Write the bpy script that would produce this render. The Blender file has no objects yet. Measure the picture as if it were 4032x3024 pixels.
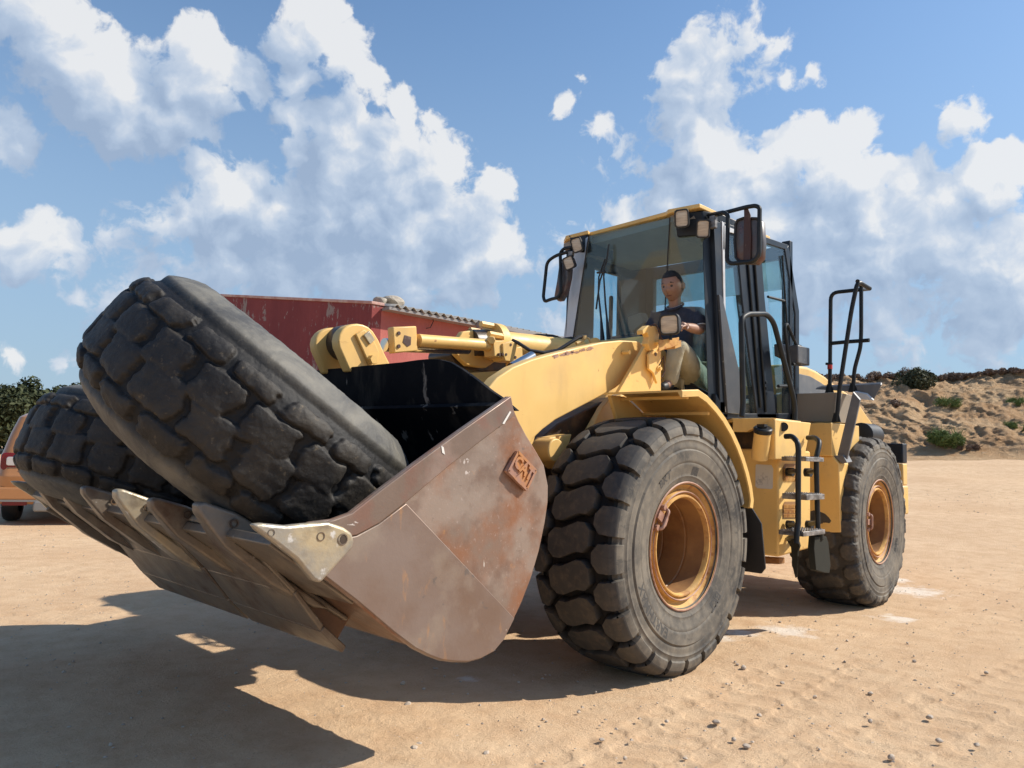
import bpy, bmesh, math, random
import numpy as np
from mathutils import Vector, Matrix
random.seed(7); RNG = np.random.default_rng(7)
SC = bpy.context.scene; COL = SC.collection
# ------------------------------------------------------------------ camera
YAW, PITCH, ROLL = 3.9181, 0.0869, 0.0307
CAM = np.array([4.1718, 3.9356, 1.2896]); FPX = 3084.6
_f = np.array([math.cos(YAW)*math.cos(PITCH), math.sin(YAW)*math.cos(PITCH), math.sin(PITCH)])
_r = np.array([math.sin(YAW), -math.cos(YAW), 0.]); _u = np.cross(_r, _f)
CR = math.cos(ROLL)*_r + math.sin(ROLL)*_u; CU = -math.sin(ROLL)*_r + math.cos(ROLL)*_u; CF = _f
cd = bpy.data.cameras.new('camera'); cam = bpy.data.objects.new('camera', cd); COL.objects.link(cam)
cd.sensor_width = 36; cd.lens = FPX/4032*36; cd.clip_start = .05; cd.clip_end = 3000
cam.matrix_world = Matrix(((CR[0], CU[0], -CF[0], CAM[0]), (CR[1], CU[1], -CF[1], CAM[1]), (CR[2], CU[2], -CF[2], CAM[2]), (0, 0, 0, 1)))
SC.camera = cam
# ------------------------------------------------------------------ exposure, sun, sky
SC.view_settings.view_transform = 'Standard'; SC.view_settings.look = 'None'
SC.view_settings.exposure = 0.35; SC.view_settings.gamma = 1
SUNV = Vector((-.92, .70, 1.0)).normalized()
SUN_EL = math.asin(SUNV.z); SUN_AZ = math.atan2(SUNV.x, SUNV.y)
sd = bpy.data.lights.new('sun', 'SUN'); sd.energy = 4.6; sd.angle = math.radians(.55); sd.color = (1.0, .92, .80)
sun = bpy.data.objects.new('sun', sd); COL.objects.link(sun); sun.rotation_euler = SUNV.to_track_quat('Z', 'Y').to_euler()
def pray(x, y):            # direction of a photo position (2212 wide) out of the camera
    d = CF*FPX + CR*(x*1.8228-2016) - CU*(y*1.8228-1512)
    return d/np.linalg.norm(d)
def A(x, y, axis, val):    # where that direction meets the plane axis=val
    d = pray(x, y); t = (val-CAM[axis])/d[axis]; return Vector(CAM+t*d)
def Dp(x, y, dist):
    d = pray(x, y); return Vector(CAM+d*(dist/float(d@CF)))

W = bpy.data.worlds.new('World'); SC.world = W; W.use_nodes = True
nt = W.node_tree; N = nt.nodes; LK = nt.links
for n in list(N): N.remove(n)
out = N.new('ShaderNodeOutputWorld'); bg = N.new('ShaderNodeBackground'); LK.new(bg.outputs[0], out.inputs[0])
sky = N.new('ShaderNodeTexSky'); sky.sky_type = 'NISHITA'; sky.sun_disc = False
sky.sun_elevation = SUN_EL; sky.sun_rotation = SUN_AZ; sky.altitude = 200; sky.air_density = 1.0; sky.dust_density = .6; sky.ozone_density = 2.0
tc = N.new('ShaderNodeTexCoord')
BLOBS = [ # cloud masses: photo position of the centre, radius, weight
 (60,10,90,1),(120,70,90,1),(165,140,75,1),(235,130,55,1),(265,180,70,1),(205,225,75,1),(270,270,68,1),(335,265,70,1),(405,260,52,1),(420,115,55,1),(490,150,50,1),(545,170,42,.9),(250,325,32,.9),(390,190,50,1),(450,205,48,.9),(90,180,50,.6),(140,250,50,.6),
 (15,285,50,.8),(50,315,32,.7),(640,90,55,1),(690,40,48,1),(740,110,52,1),(795,165,36,.9),(640,165,36,.9),(660,10,40,1),(815,205,20,.7),(870,215,26,1),(940,268,24,.7),(905,245,14,.6),
 (650,260,34,1),(740,275,62,1),(640,335,36,1),(720,370,75,1),(840,330,70,1),(900,400,85,1),(970,350,48,1),(1060,400,46,1),(1000,470,85,1),(900,500,95,1),(1080,530,55,1),(1120,575,26,.9),(800,450,95,1),(700,470,95,1),(600,450,75,1),(550,400,45,1),(500,440,70,1),(430,365,26,.8),(395,470,65,.8),(365,420,24,.8),(500,540,100,.8),(620,560,110,.8),(750,560,110,.9),(880,580,90,.9),(1000,580,70,1),
 (90,500,48,1),(135,525,50,1),(25,515,36,1),(60,570,55,.9),(155,570,34,.9),(265,520,50,.35),(30,770,28,.7),(185,637,18,.8),(240,648,26,.6),(140,780,20,.5),(1210,700,60,.4),
 (1490,90,34,1),(1500,150,55,1),(1545,120,40,.7),(1490,210,55,1),(1545,200,50,1),(1465,270,42,.7),(1520,290,62,1),(1560,350,62,1),(1500,380,60,.8),(1590,420,72,1),(1650,400,66,1),(1690,330,46,1),(1750,310,52,1),(1845,298,42,1),(1800,360,66,1),(1880,390,66,1),(1960,400,56,1),(1985,358,28,1),(2040,430,52,1),(1900,470,90,1),(1780,470,90,1),(1660,490,85,.9),(2115,378,45,.9),(2175,370,50,1),(2150,420,45,.9),(1440,400,26,.7),(1450,440,45,.9),(1370,460,34,.7),(1320,455,20,.6),
 (1750,570,110,.65),(1900,560,110,.8),(2050,520,90,.7),(2170,590,110,.9),(2140,690,70,.6),(1950,650,90,.5),(300,600,90,.35),(450,620,90,.4),(1250,560,60,.25),(1560,110,60,.35),(1590,160,50,.35),
 (1211,228,24,.8),(1253,155,13,.7),(1300,280,15,.6),(1765,155,17,.7),(2075,275,34,.6),(1690,92,18,.5),(1695,165,16,.4),(1376,342,22,.3),(1600,60,10,.3)]
L_FIX = 1
def M(nodes, links, op, a, b=None, c=None, clamp=False):
    n = nodes.new('ShaderNodeMath'); n.operation = op; n.use_clamp = clamp
    for i, v in enumerate((a, b, c)):
        if v is None: continue
        if isinstance(v, (int, float)): n.inputs[i].default_value = v
        else: links.new(v, n.inputs[i])
    return n.outputs[0]
def field_group():
    g = bpy.data.node_groups.new('cloud_field', 'ShaderNodeTree')
    g.interface.new_socket('Vector', in_out='INPUT', socket_type='NodeSocketVector')
    g.interface.new_socket('Field', in_out='OUTPUT', socket_type='NodeSocketFloat')
    gi = g.nodes.new('NodeGroupInput'); go = g.nodes.new('NodeGroupOutput'); acc = None
    for (x, y, r, w) in BLOBS:
        if r < 36: w *= .72; r *= 1.15
        d = pray(x, y); s = r*1.35*1.8228/FPX*float(d@CF)
        dn = g.nodes.new('ShaderNodeVectorMath'); dn.operation = 'DISTANCE'; g.links.new(gi.outputs[0], dn.inputs[0]); dn.inputs[1].default_value = d
        t = M(g.nodes, g.links, 'MULTIPLY_ADD', dn.outputs['Value'], -w/s*1.0, w*1.0)
        acc = t if acc is None else M(g.nodes, g.links, 'SMOOTH_MAX', acc, t, .22)
    g.links.new(acc, go.inputs[0]); return g
FG = field_group()
def fld(v):
    n = N.new('ShaderNodeGroup'); n.node_tree = FG; LK.new(v, n.inputs[0]); return n.outputs[0]
def vadd(v, off):
    n = N.new('ShaderNodeVectorMath'); n.operation = 'ADD'; LK.new(v, n.inputs[0]); n.inputs[1].default_value = off; return n.outputs[0]
def noi(v, sc, det, rough=.55):
    n = N.new('ShaderNodeTexNoise'); n.inputs['Scale'].default_value = sc; n.inputs['Detail'].default_value = det; n.inputs['Roughness'].default_value = rough
    LK.new(v, n.inputs['Vector']); return n.outputs['Fac'], n.outputs['Color']
V = tc.outputs['Generated']
_, wc = noi(V, 16, 4, .5)
wv = N.new('ShaderNodeVectorMath'); wv.operation = 'MULTIPLY_ADD'; LK.new(wc, wv.inputs[0]); wv.inputs[1].default_value = (.040, .040, .040); LK.new(V, wv.inputs[2])
wv2 = vadd(wv.outputs[0], (-.020, -.020, -.020))
LIT = CR*.55+CU*.83
f0 = fld(wv2); f1 = fld(vadd(wv2, tuple(LIT*.060)))
n0, _ = noi(wv2, 12, 9, .54); n1, _ = noi(vadd(wv2, tuple(LIT*.012)), 12, 9, .54)
n2, _ = noi(V, 6, 3); n3, _ = noi(wv2, 48, 7, .6)
m = lambda *a, **k: M(N, LK, *a, **k)
dens = m('ADD', m('MULTIPLY_ADD', f0, 1.70, m('MULTIPLY_ADD', n0, 2.2, -1.10)), m('MULTIPLY_ADD', n3, 1.5, -.80))
mr = N.new('ShaderNodeMapRange'); mr.interpolation_type = 'SMOOTHSTEP'; LK.new(dens, mr.inputs[0]); mr.inputs[1].default_value = -.10; mr.inputs[2].default_value = .42
alpha = mr.outputs[0]
relief = m('MULTIPLY', m('SUBTRACT', n0, n1), 2.9)
edge = m('MULTIPLY', m('SUBTRACT', f0, f1), .85)
base = m('MULTIPLY_ADD', m('MINIMUM', dens, .75), -.26, .50)
L = m('ADD', m('ADD', base, relief), m('ADD', edge, m('MULTIPLY_ADD', n2, .7, -.35)), clamp=True)
rmp = N.new('ShaderNodeValToRGB'); LK.new(L, rmp.inputs[0])
e = rmp.color_ramp.elements; e[0].position = 0.0; e[0].color = (.27, .35, .48, 1); e[1].position = 1; e[1].color = (.68, .685, .69, 1)
q = e.new(.42); q.color = (.37, .45, .57, 1); q = e.new(.72); q.color = (.50, .555, .635, 1)
cs = N.new('ShaderNodeVectorMath'); cs.operation = 'SCALE'; LK.new(rmp.outputs[0], cs.inputs[0]); SKYK = .12; cs.inputs['Scale'].default_value = 1/SKYK
# clear air: the sky texture, paler towards the horizon where the summer air is dusty
sep = N.new('ShaderNodeSeparateXYZ'); LK.new(V, sep.inputs[0])
hz = N.new('ShaderNodeMapRange'); hz.interpolation_type = 'SMOOTHSTEP'; LK.new(sep.outputs[2], hz.inputs[0]); hz.inputs[1].default_value = .62; hz.inputs[2].default_value = -.02; hz.inputs[3].default_value = 0; hz.inputs[4].default_value = .85
skyt = N.new('ShaderNodeMix'); skyt.data_type = 'RGBA'; skyt.blend_type = 'MULTIPLY'; skyt.inputs[0].default_value = 1; LK.new(sky.outputs[0], skyt.inputs[6]); skyt.inputs[7].default_value = (.92, 1.06, 1.12, 1)
mx = N.new('ShaderNodeMix'); mx.data_type = 'RGBA'; LK.new(hz.outputs[0], mx.inputs[0]); LK.new(skyt.outputs[2], mx.inputs[6]); mx.inputs[7].default_value = (.27/SKYK, .37/SKYK, .49/SKYK, 1)
mc = N.new('ShaderNodeMix'); mc.data_type = 'RGBA'; LK.new(m('MULTIPLY', alpha, .90), mc.inputs[0]); LK.new(mx.outputs[2], mc.inputs[6]); LK.new(cs.outputs[0], mc.inputs[7])
LK.new(mc.outputs[2], bg.inputs[0]); bg.inputs[1].default_value = SKYK
try: W.cycles.sampling_method = 'MANUAL'; W.cycles.sample_map_resolution = 512
except Exception: pass
# ------------------------------------------------------------------ mesh helpers
def link(o, parent=None):
    COL.objects.link(o)
    if parent is not None: o.parent = parent
    return o
def tag(o, label=None, cat=None, group=None, kind=None):
    for k, v in (('label', label), ('category', cat), ('group', group), ('kind', kind)):
        if v: o[k] = v
    return o
def thing(name, label, cat, loc=(0, 0, 0), group=None):
    o = bpy.data.objects.new(name, None); o.location = loc; o.empty_display_size = .2; link(o); return tag(o, label, cat, group)
class MB:
    def __init__(s): s.v = []; s.f = []
    def add(s, vs, fs):
        b = len(s.v); s.v += [tuple(v) for v in vs]; s.f += [tuple(i+b for i in f) for f in fs]; return s
    def box(s, c, d, R=None):
        R = R or Matrix.Identity(3); c = Vector(c)
        vs = [c+R@Vector((sx*d[0]/2, sy*d[1]/2, sz*d[2]/2)) for sx in (-1, 1) for sy in (-1, 1) for sz in (-1, 1)]
        return s.add(vs, [(0, 1, 3, 2), (4, 6, 7, 5), (0, 4, 5, 1), (2, 3, 7, 6), (0, 2, 6, 4), (1, 5, 7, 3)])
    def hexa(s, q0, q1):   # two quads
        n = len(q0); vs = list(q0)+list(q1)
        return s.add(vs, [tuple(range(n))[::-1], tuple(range(n, 2*n))]+[(i, (i+1) % n, n+(i+1) % n, n+i) for i in range(n)])
    def prism(s, poly, ext):
        ext = Vector(ext); return s.hexa([Vector(p) for p in poly], [Vector(p)+ext for p in poly])
    def tube(s, path, r, n=10, closed=False, caps=True):
        P = [Vector(p) for p in path]; m_ = len(P); rs = r if isinstance(r, (list, tuple)) else [r]*m_
        T = []
        for i in range(m_):
            a = P[(i-1) % m_] if (closed or i > 0) else P[i]; b = P[(i+1) % m_] if (closed or i < m_-1) else P[i]
            T.append((b-a).normalized())
        up = Vector((0, 0, 1)) if abs(T[0].z) < .9 else Vector((1, 0, 0))
        nrm = T[0].cross(up).normalized(); vs = []
        for i in range(m_):
            nrm = (nrm-T[i]*nrm.dot(T[i])).normalized(); bn = T[i].cross(nrm)
            vs += [P[i]+rs[i]*(math.cos(t)*nrm+math.sin(t)*bn) for t in [2*math.pi*k/n for k in range(n)]]
        fs = []
        for i in range(m_ if closed else m_-1):
            j = (i+1) % m_; fs += [(i*n+k, i*n+(k+1) % n, j*n+(k+1) % n, j*n+k) for k in range(n)]
        if caps and not closed: fs += [tuple(range(n))[::-1], tuple((m_-1)*n+k for k in range(n))]
        return s.add(vs, fs)
    def cyl(s, a, b, r0, r1=None, n=20): return s.tube([a, b], [r0, r1 if r1 is not None else r0], n)
    def lathe(s, c, axis, prof, n=64, cap=False):   # prof: (along axis, radius)
        c = Vector(c); a = Vector(axis).normalized(); e1 = a.cross(Vector((0, 0, 1)) if abs(a.z) < .9 else Vector((1, 0, 0))).normalized(); e2 = a.cross(e1); vs = []
        for (h, r) in prof: vs += [c+a*h+r*(math.cos(2*math.pi*k/n)*e1+math.sin(2*math.pi*k/n)*e2) for k in range(n)]
        fs = [(i*n+k, i*n+(k+1) % n, (i+1)*n+(k+1) % n, (i+1)*n+k) for i in range(len(prof)-1) for k in range(n)]
        if cap: fs += [tuple(range(n))[::-1], tuple((len(prof)-1)*n+k for k in range(n))]
        return s.add(vs, fs)
    def build(s, name, mat, parent=None, smooth=False, bevel=0, seg=2, label=None, ang=35):
        me = bpy.data.meshes.new(name); me.from_pydata(s.v, [], s.f); me.update()
        bm = bmesh.new(); bm.from_mesh(me); bmesh.ops.recalc_face_normals(bm, faces=bm.faces[:]); bm.to_mesh(me); bm.free()
        me.materials.append(mat); o = bpy.data.objects.new(name, me); link(o, parent)
        if smooth or bevel:
            me.polygons.foreach_set('use_smooth', [True]*len(me.polygons)); me.set_sharp_from_angle(angle=math.radians(ang))
        if bevel:
            b = o.modifiers.new('bevel', 'BEVEL'); b.width = bevel; b.segments = seg; b.limit_method = 'ANGLE'; b.angle_limit = math.radians(30); b.harden_normals = False
        if label: o['label'] = label
        return o
def fillet(path, r=.05, n=5):     # round the corners of an open path
    P = [Vector(p) for p in path]; o = [P[0]]
    for i in range(1, len(P)-1):
        a, b, c = P[i-1], P[i], P[i+1]; d1 = (a-b); d2 = (c-b); rr = min(r, d1.length*.45, d2.length*.45)
        p0 = b+d1.normalized()*rr; p1 = b+d2.normalized()*rr
        for k in range(n+1):
            t = k/n; o.append((1-t)**2*p0+2*t*(1-t)*b+t*t*p1)
    o.append(P[-1]); return o
def grid_mesh(name, co, nu, nv, mat, parent=None, closed_u=False, smooth=True):
    me = bpy.data.meshes.new(name); co = np.asarray(co, np.float32).reshape(-1, 3)
    i = np.arange(nu if closed_u else nu-1)[:, None]; j = np.arange(nv-1)[None, :]; i2 = (i+1) % nu
    f = np.stack([i*nv+j, i2*nv+j, i2*nv+j+1, i*nv+j+1], -1).reshape(-1, 4)
    me.vertices.add(len(co)); me.vertices.foreach_set('co', co.ravel()); me.loops.add(f.size); me.loops.foreach_set('vertex_index', f.ravel().astype(np.int32))
    me.polygons.add(len(f)); me.polygons.foreach_set('loop_start', np.arange(0, f.size, 4, dtype=np.int32)); me.polygons.foreach_set('loop_total', np.full(len(f), 4, np.int32))
    me.update(calc_edges=True); me.validate()
    if smooth: me.polygons.foreach_set('use_smooth', [True]*len(me.polygons))
    me.materials.append(mat); o = bpy.data.objects.new(name, me); link(o, parent); return o
# numpy value noise
_perm = RNG.random((64, 64, 64)).astype(np.float32)
def vnoise(x, y, z):
    xi, yi, zi = np.floor(x).astype(int), np.floor(y).astype(int), np.floor(z).astype(int)
    fx, fy, fz = x-xi, y-yi, z-zi; fx = fx*fx*(3-2*fx); fy = fy*fy*(3-2*fy); fz = fz*fz*(3-2*fz)
    g = lambda a, b, c: _perm[a & 63, b & 63, c & 63]
    l = lambda a, b, t: a+(b-a)*t
    return l(l(l(g(xi, yi, zi), g(xi+1, yi, zi), fx), l(g(xi, yi+1, zi), g(xi+1, yi+1, zi), fx), fy), l(l(g(xi, yi, zi+1), g(xi+1, yi, zi+1), fx), l(g(xi, yi+1, zi+1), g(xi+1, yi+1, zi+1), fx), fy), fz)
def fbm(x, y, z=0, oct=5, gain=.5, ridged=False):
    x, y, z = np.broadcast_arrays(np.asarray(x, float), np.asarray(y, float), np.asarray(z, float)); s = 0; a = 1; t = 0
    for k in range(oct):
        v = vnoise(x*2**k+17*k, y*2**k+5*k, z*2**k+9*k)
        if ridged: v = 1-abs(2*v-1)
        s = s+a*v; t += a; a *= gain
    return s/t
# text as a mesh in the xy plane
def text_geo(txt, size, depth, bold=0):
    cu = bpy.data.curves.new('t', 'FONT'); cu.body = txt; cu.size = size; cu.extrude = depth; cu.offset = bold; cu.align_x = 'CENTER'; cu.align_y = 'CENTER'; cu.resolution_u = 3
    o = bpy.data.objects.new('t', cu); COL.objects.link(o); dg = bpy.context.evaluated_depsgraph_get(); me = bpy.data.meshes.new_from_object(o.evaluated_get(dg))
    vs = [v.co.copy() for v in me.vertices]; fs = [tuple(p.vertices) for p in me.polygons]
    bpy.data.objects.remove(o); bpy.data.curves.remove(cu); bpy.data.meshes.remove(me); return vs, fs
# ------------------------------------------------------------------ materials
def mat_new(name):
    mt = bpy.data.materials.new(name); mt.use_nodes = True; nt = mt.node_tree; return mt, nt, nt.nodes, nt.links, nt.nodes['Principled BSDF']
def _noise(nn, lk, vec, sc, det=5, rough=.6, dist=0):
    n = nn.new('ShaderNodeTexNoise'); n.inputs['Scale'].default_value = sc; n.inputs['Detail'].default_value = det; n.inputs['Roughness'].default_value = rough; n.inputs['Distortion'].default_value = dist
    lk.new(vec, n.inputs['Vector']); return n.outputs['Fac']
def _mr(nn, lk, v, a, b, c=0., d=1.):
    n = nn.new('ShaderNodeMapRange'); lk.new(v, n.inputs[0]); n.inputs[1].default_value = a; n.inputs[2].default_value = b; n.inputs[3].default_value = c; n.inputs[4].default_value = d; return n.outputs[0]
def _mix(nn, lk, f, a, b, mode='MIX'):
    n = nn.new('ShaderNodeMix'); n.data_type = 'RGBA'; n.blend_type = mode
    for s_, v in ((0, f), (6, a), (7, b)):
        if hasattr(v, 'links') or hasattr(v, 'is_linked'): lk.new(v, n.inputs[s_])
        else: n.inputs[s_].default_value = v if isinstance(v, (int, float)) else (*v[:3], 1)
    return n.outputs[2]
def _vec(nn, lk, kind='Object', scale=(1, 1, 1)):
    t = nn.new('ShaderNodeTexCoord'); mp = nn.new('ShaderNodeMapping'); lk.new(t.outputs[kind], mp.inputs[0]); mp.inputs['Scale'].default_value = scale; return mp.outputs[0]
def _bump(nn, lk, bs, h, st=.3, dist=.01):
    b = nn.new('ShaderNodeBump'); b.inputs['Strength'].default_value = st; b.inputs['Distance'].default_value = dist; lk.new(h, b.inputs['Height']); lk.new(b.outputs[0], bs.inputs['Normal']); return b
def layered(name, base, layers, rough=.5, rvar=.15, bump=(40, .15, .004), metal=0, spec=.5, scale=(1, 1, 1), chip=None):
    """layers: (colour, noise scale, lo, hi, amount, stretch)"""
    mt, nt, nn, lk, bs = mat_new(name); v = _vec(nn, lk, 'Object', scale); col = base
    for i, L_ in enumerate(layers):
        c, sc, lo, hi, am = L_[:5]; st = L_[5] if len(L_) > 5 else (1, 1, 1); det = L_[6] if len(L_) > 6 else 6
        vv = nn.new('ShaderNodeMapping'); lk.new(v, vv.inputs[0]); vv.inputs['Scale'].default_value = st; vv.inputs['Location'].default_value = (i*3.1, i*1.7, i*2.3)
        f = _mr(nn, lk, _noise(nn, lk, vv.outputs[0], sc, det), lo, hi, 0, am); col = _mix(nn, lk, f, col, c)
    if chip:   # paint rubbed off along the edges
        bv = nn.new('ShaderNodeBevel'); bv.samples = 3; bv.inputs['Radius'].default_value = chip[1]; ge = nn.new('ShaderNodeNewGeometry'); dt = nn.new('ShaderNodeVectorMath'); dt.operation = 'DOT_PRODUCT'; lk.new(bv.outputs[0], dt.inputs[0]); lk.new(ge.outputs['Normal'], dt.inputs[1])
        em = _mr(nn, lk, dt.outputs['Value'], .995, .90, 0, 1); f = _mr(nn, lk, M(nn, lk, 'MULTIPLY_ADD', em, .28, _noise(nn, lk, v, 17, 8, .7)), .70, .74, 0, .95); col = _mix(nn, lk, f, col, chip[0])
    if isinstance(col, tuple): bs.inputs['Base Color'].default_value = (*col, 1)
    else: lk.new(col, bs.inputs['Base Color'])
    lk.new(_mr(nn, lk, _noise(nn, lk, v, 6), .3, .7, max(.02, rough-rvar), min(1, rough+rvar)), bs.inputs['Roughness'])
    bs.inputs['Metallic'].default_value = metal; bs.inputs['Specular IOR Level'].default_value = spec
    if bump: _bump(nn, lk, bs, _noise(nn, lk, v, bump[0], 6), bump[1], bump[2])
    return mt
DUST = (.42, .31, .20)
Y = layered('yellow_paint', (.84, .545, .185), [((.73, .45, .135), 1.3, .40, .65, .8), ((.58, .36, .13), 4.5, .50, .68, .45, (1, 1, .3)), (DUST, 2.2, .50, .78, .40), ((.45, .25, .08), 34, .66, .70, .5, (.2, 1, 1)), ((.30, .13, .04), 14, .69, .74, .85), ((.16, .07, .04), 5, .72, .76, .8), ((.78, .50, .2), 30, .62, .72, .25)], .48, .12, (90, .08, .002))
YR = layered('rim_paint', (.66, .40, .13), [((.42, .19, .055), 5, .43, .62, .75), ((.30, .09, .03), 18, .52, .66, .75), (DUST, 3, .5, .8, .4)], .68, .1, (60, .2, .003), spec=.3)
YI = layered('rim_inside_paint', (.32, .165, .06), [((.18, .08, .035), 4, .40, .65, .8), ((.42, .22, .08), 9, .55, .7, .5)], .6, .12, (60, .15, .002))
RUSTEDGE = layered('rusty_ring', (.36, .19, .13), [((.50, .30, .22), 20, .45, .6, .7), ((.22, .08, .04), 11, .5, .7, .8)], .6, .1, (70, .3, .003))
BLACK = layered('black_metal', (.014, .018, .022), [((.09, .08, .07), 7, .55, .85, .4)], .45, .1, (80, .06, .001), spec=.3)
PLAST = layered('black_plastic', (.018, .018, .02), [((.10, .085, .07), 5, .5, .85, .5)], .5, .1, (90, .1, .001))
NAVY = layered('dark_cab_panel', (.010, .016, .026), [((.06, .06, .06), 3, .58, .85, .4), ((.2, .2, .2), 28, .72, .75, .5)], .42, .1, None, spec=.35)
GREYP = layered('grey_panel', (.060, .064, .072), [((.20, .19, .18), 4, .5, .75, .5), ((.45, .44, .42), 20, .68, .72, .7)], .45, .1, None)
LGREY = layered('pale_grey_panel', (.56, .58, .60), [((.30, .30, .31), 5, .45, .75, .5)], .4, .1, None)
FGREY = layered('fender_grey', (.13, .135, .145), [((.26, .25, .24), 6, .45, .75, .5)], .5, .1, None)
WHITEP = layered('white_paint_mark', (.72, .70, .66), [], .6, .05, None)
CHROME, *_ = mat_new('polished_rod'); CHROME.node_tree.nodes['Principled BSDF'].inputs['Metallic'].default_value = 1; CHROME.node_tree.nodes['Principled BSDF'].inputs['Roughness'].default_value = .12; CHROME.node_tree.nodes['Principled BSDF'].inputs['Base Color'].default_value = (.62, .60, .58, 1)
GREASE = layered('greasy_dark_metal', (.06, .042, .03), [((.20, .11, .05), 6, .5, .68, .8), ((.5, .28, .08), 9, .66, .72, .8)], .45, .15, (50, .3, .004))
OLIVE = layered('rubber_strap', (.030, .030, .024), [], .8, .05, None, spec=.2)
BEIGE = layered('cab_lining', (.27, .235, .19), [((.30, .26, .2), 5, .4, .7, .5)], .7, .1, None)
STEEL = layered('worn_steel', (.34, .31, .26), [((.55, .44, .26), 4, .45, .62, .75), ((.20, .16, .12), 9, .52, .68, .7), ((.75, .74, .72), 16, .62, .70, .8)], .38, .12, (35, .35, .006), metal=.35)
STEEL2 = layered('worn_dark_steel', (.17, .145, .12), [((.30, .24, .17), 4, .45, .66, .7), ((.09, .05, .035), 6, .5, .68, .8), ((.6, .58, .54), 14, .68, .73, .7, (1, 3, 1))], .4, .12, (35, .4, .006), metal=.3)
BRUST = layered('bucket_underside_rust', (.15, .085, .055), [((.24, .12, .06), 5, .45, .65, .8), ((.08, .05, .04), 3, .5, .68, .8), ((.42, .36, .3), 18, .70, .74, .6, (1, 5, 1))], .5, .12, (30, .35, .006), metal=.2)
BSIDE = layered('bucket_side_rust', (.235, .175, .14), [((.27, .12, .06), 1.5, .47, .58, .95), ((.32, .255, .21), 2.6, .50, .62, .80), ((.15, .085, .06), 7, .52, .66, .5), ((.55, .26, .08), 6, .66, .72, .6), ((.17, .13, .11), 16, .67, .71, .7), ((.62, .56, .50), 22, .71, .73, .8, (1, 1, .18)), ((.12, .08, .06), 30, .70, .72, .7, (.2, 1, 1)), ((.6, .54, .5), 9, .735, .745, .9), ((.52, .42, .38), 50, .60, .70, .35)], .46, .14, (55, .25, .003), metal=.25)
BBAND = layered('bucket_edge_rust', (.19, .135, .105), [((.28, .20, .165), 3, .48, .62, .7), ((.22, .11, .08), 8, .52, .66, .6), ((.75, .70, .66), 7, .70, .72, .9, (1, 1, 3))], .5, .14, (55, .25, .003), metal=.25)
BWEAR = layered('bucket_wear_plate', (.235, .175, .145), [((.20, .13, .095), 2, .45, .6, .8), ((.31, .25, .20), 4, .52, .64, .6), ((.5, .25, .09), 3.4, .62, .72, .7, (3, 1, 1)), ((.14, .12, .11), 13, .66, .70, .7), ((.55, .5, .44), 26, .71, .73, .7, (.15, 1, 1)), ((.5, .45, .4), 12, .71, .74, .7)], .46, .14, (60, .2, .003), metal=.3)
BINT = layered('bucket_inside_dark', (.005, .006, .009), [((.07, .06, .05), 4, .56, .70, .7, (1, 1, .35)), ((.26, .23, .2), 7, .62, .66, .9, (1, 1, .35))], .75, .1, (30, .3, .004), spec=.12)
BLOGO = layered('logo_plate_rust', (.36, .20, .15), [((.50, .22, .07), 14, .45, .6, .85), ((.25, .12, .1), 8, .55, .7, .6)], .5, .1, (60, .3, .003), metal=.2)
ROCK = layered('stone', (.42, .37, .30), [((.25, .22, .19), 9, .45, .65, .8), ((.55, .5, .42), 20, .55, .7, .6)], .85, .1, (25, .5, .01))
STONE = layered('loose_stone', (.46, .38, .30), [((.30, .24, .19), 25, .45, .65, .8), ((.66, .60, .52), 60, .55, .7, .6)], .8, .1, (80, .4, .003))
def glass(name, tint, rough=.0, refl=1.0, dirt=.06):
    mt, nt, nn, lk, bs = mat_new(name); nn.remove(bs); o = nn['Material Output']
    tr = nn.new('ShaderNodeBsdfTransparent'); tr.inputs[0].default_value = (*tint, 1); gl = nn.new('ShaderNodeBsdfGlossy'); gl.inputs['Roughness'].default_value = .02; gl.inputs[0].default_value = (.9, .95, 1, 1)
    ge = nn.new('ShaderNodeNewGeometry'); dt = nn.new('ShaderNodeVectorMath'); dt.operation = 'DOT_PRODUCT'; lk.new(ge.outputs['Incoming'], dt.inputs[0]); lk.new(ge.outputs['Normal'], dt.inputs[1])
    cs1 = M(nn, lk, 'SUBTRACT', 1.0, M(nn, lk, 'ABSOLUTE', dt.outputs['Value'])); sch = M(nn, lk, 'MULTIPLY_ADD', M(nn, lk, 'POWER', cs1, 5.0), .95, .045); m1 = nn.new('ShaderNodeMixShader'); lk.new(M(nn, lk, 'MULTIPLY', sch, refl), m1.inputs[0]); lk.new(tr.outputs[0], m1.inputs[1]); lk.new(gl.outputs[0], m1.inputs[2])
    df = nn.new('ShaderNodeBsdfDiffuse'); df.inputs[0].default_value = (.45, .47, .45, 1); m2 = nn.new('ShaderNodeMixShader')
    lk.new(_mr(nn, lk, _noise(nn, lk, _vec(nn, lk, 'Object', (1, 1, .5)), 5, 7), .3, .8, dirt*.3, dirt*1.8), m2.inputs[0]); lk.new(m1.outputs[0], m2.inputs[1]); lk.new(df.outputs[0], m2.inputs[2]); lk.new(m2.outputs[0], o.inputs[0]); return mt
GLASS = glass('tinted_glass', (.78, .88, .92), dirt=.022, refl=1.0); GLASS2 = glass('clear_glass', (.85, .95, .96), dirt=.015)
LENS = layered('lamp_lens', (.55, .46, .36), [((.75, .66, .52), 6, .4, .7, .8, (1, 1, 6)), ((.38, .30, .22), 30, .5, .6, .5, (.3, .3, 4))], .18, .05, (60, .3, .003))
MIRR, *_ = mat_new('mirror_glass'); b_ = MIRR.node_tree.nodes['Principled BSDF']; b_.inputs['Metallic'].default_value = 1; b_.inputs['Roughness'].default_value = .08; b_.inputs['Base Color'].default_value = (.6, .6, .62, 1)
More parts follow.
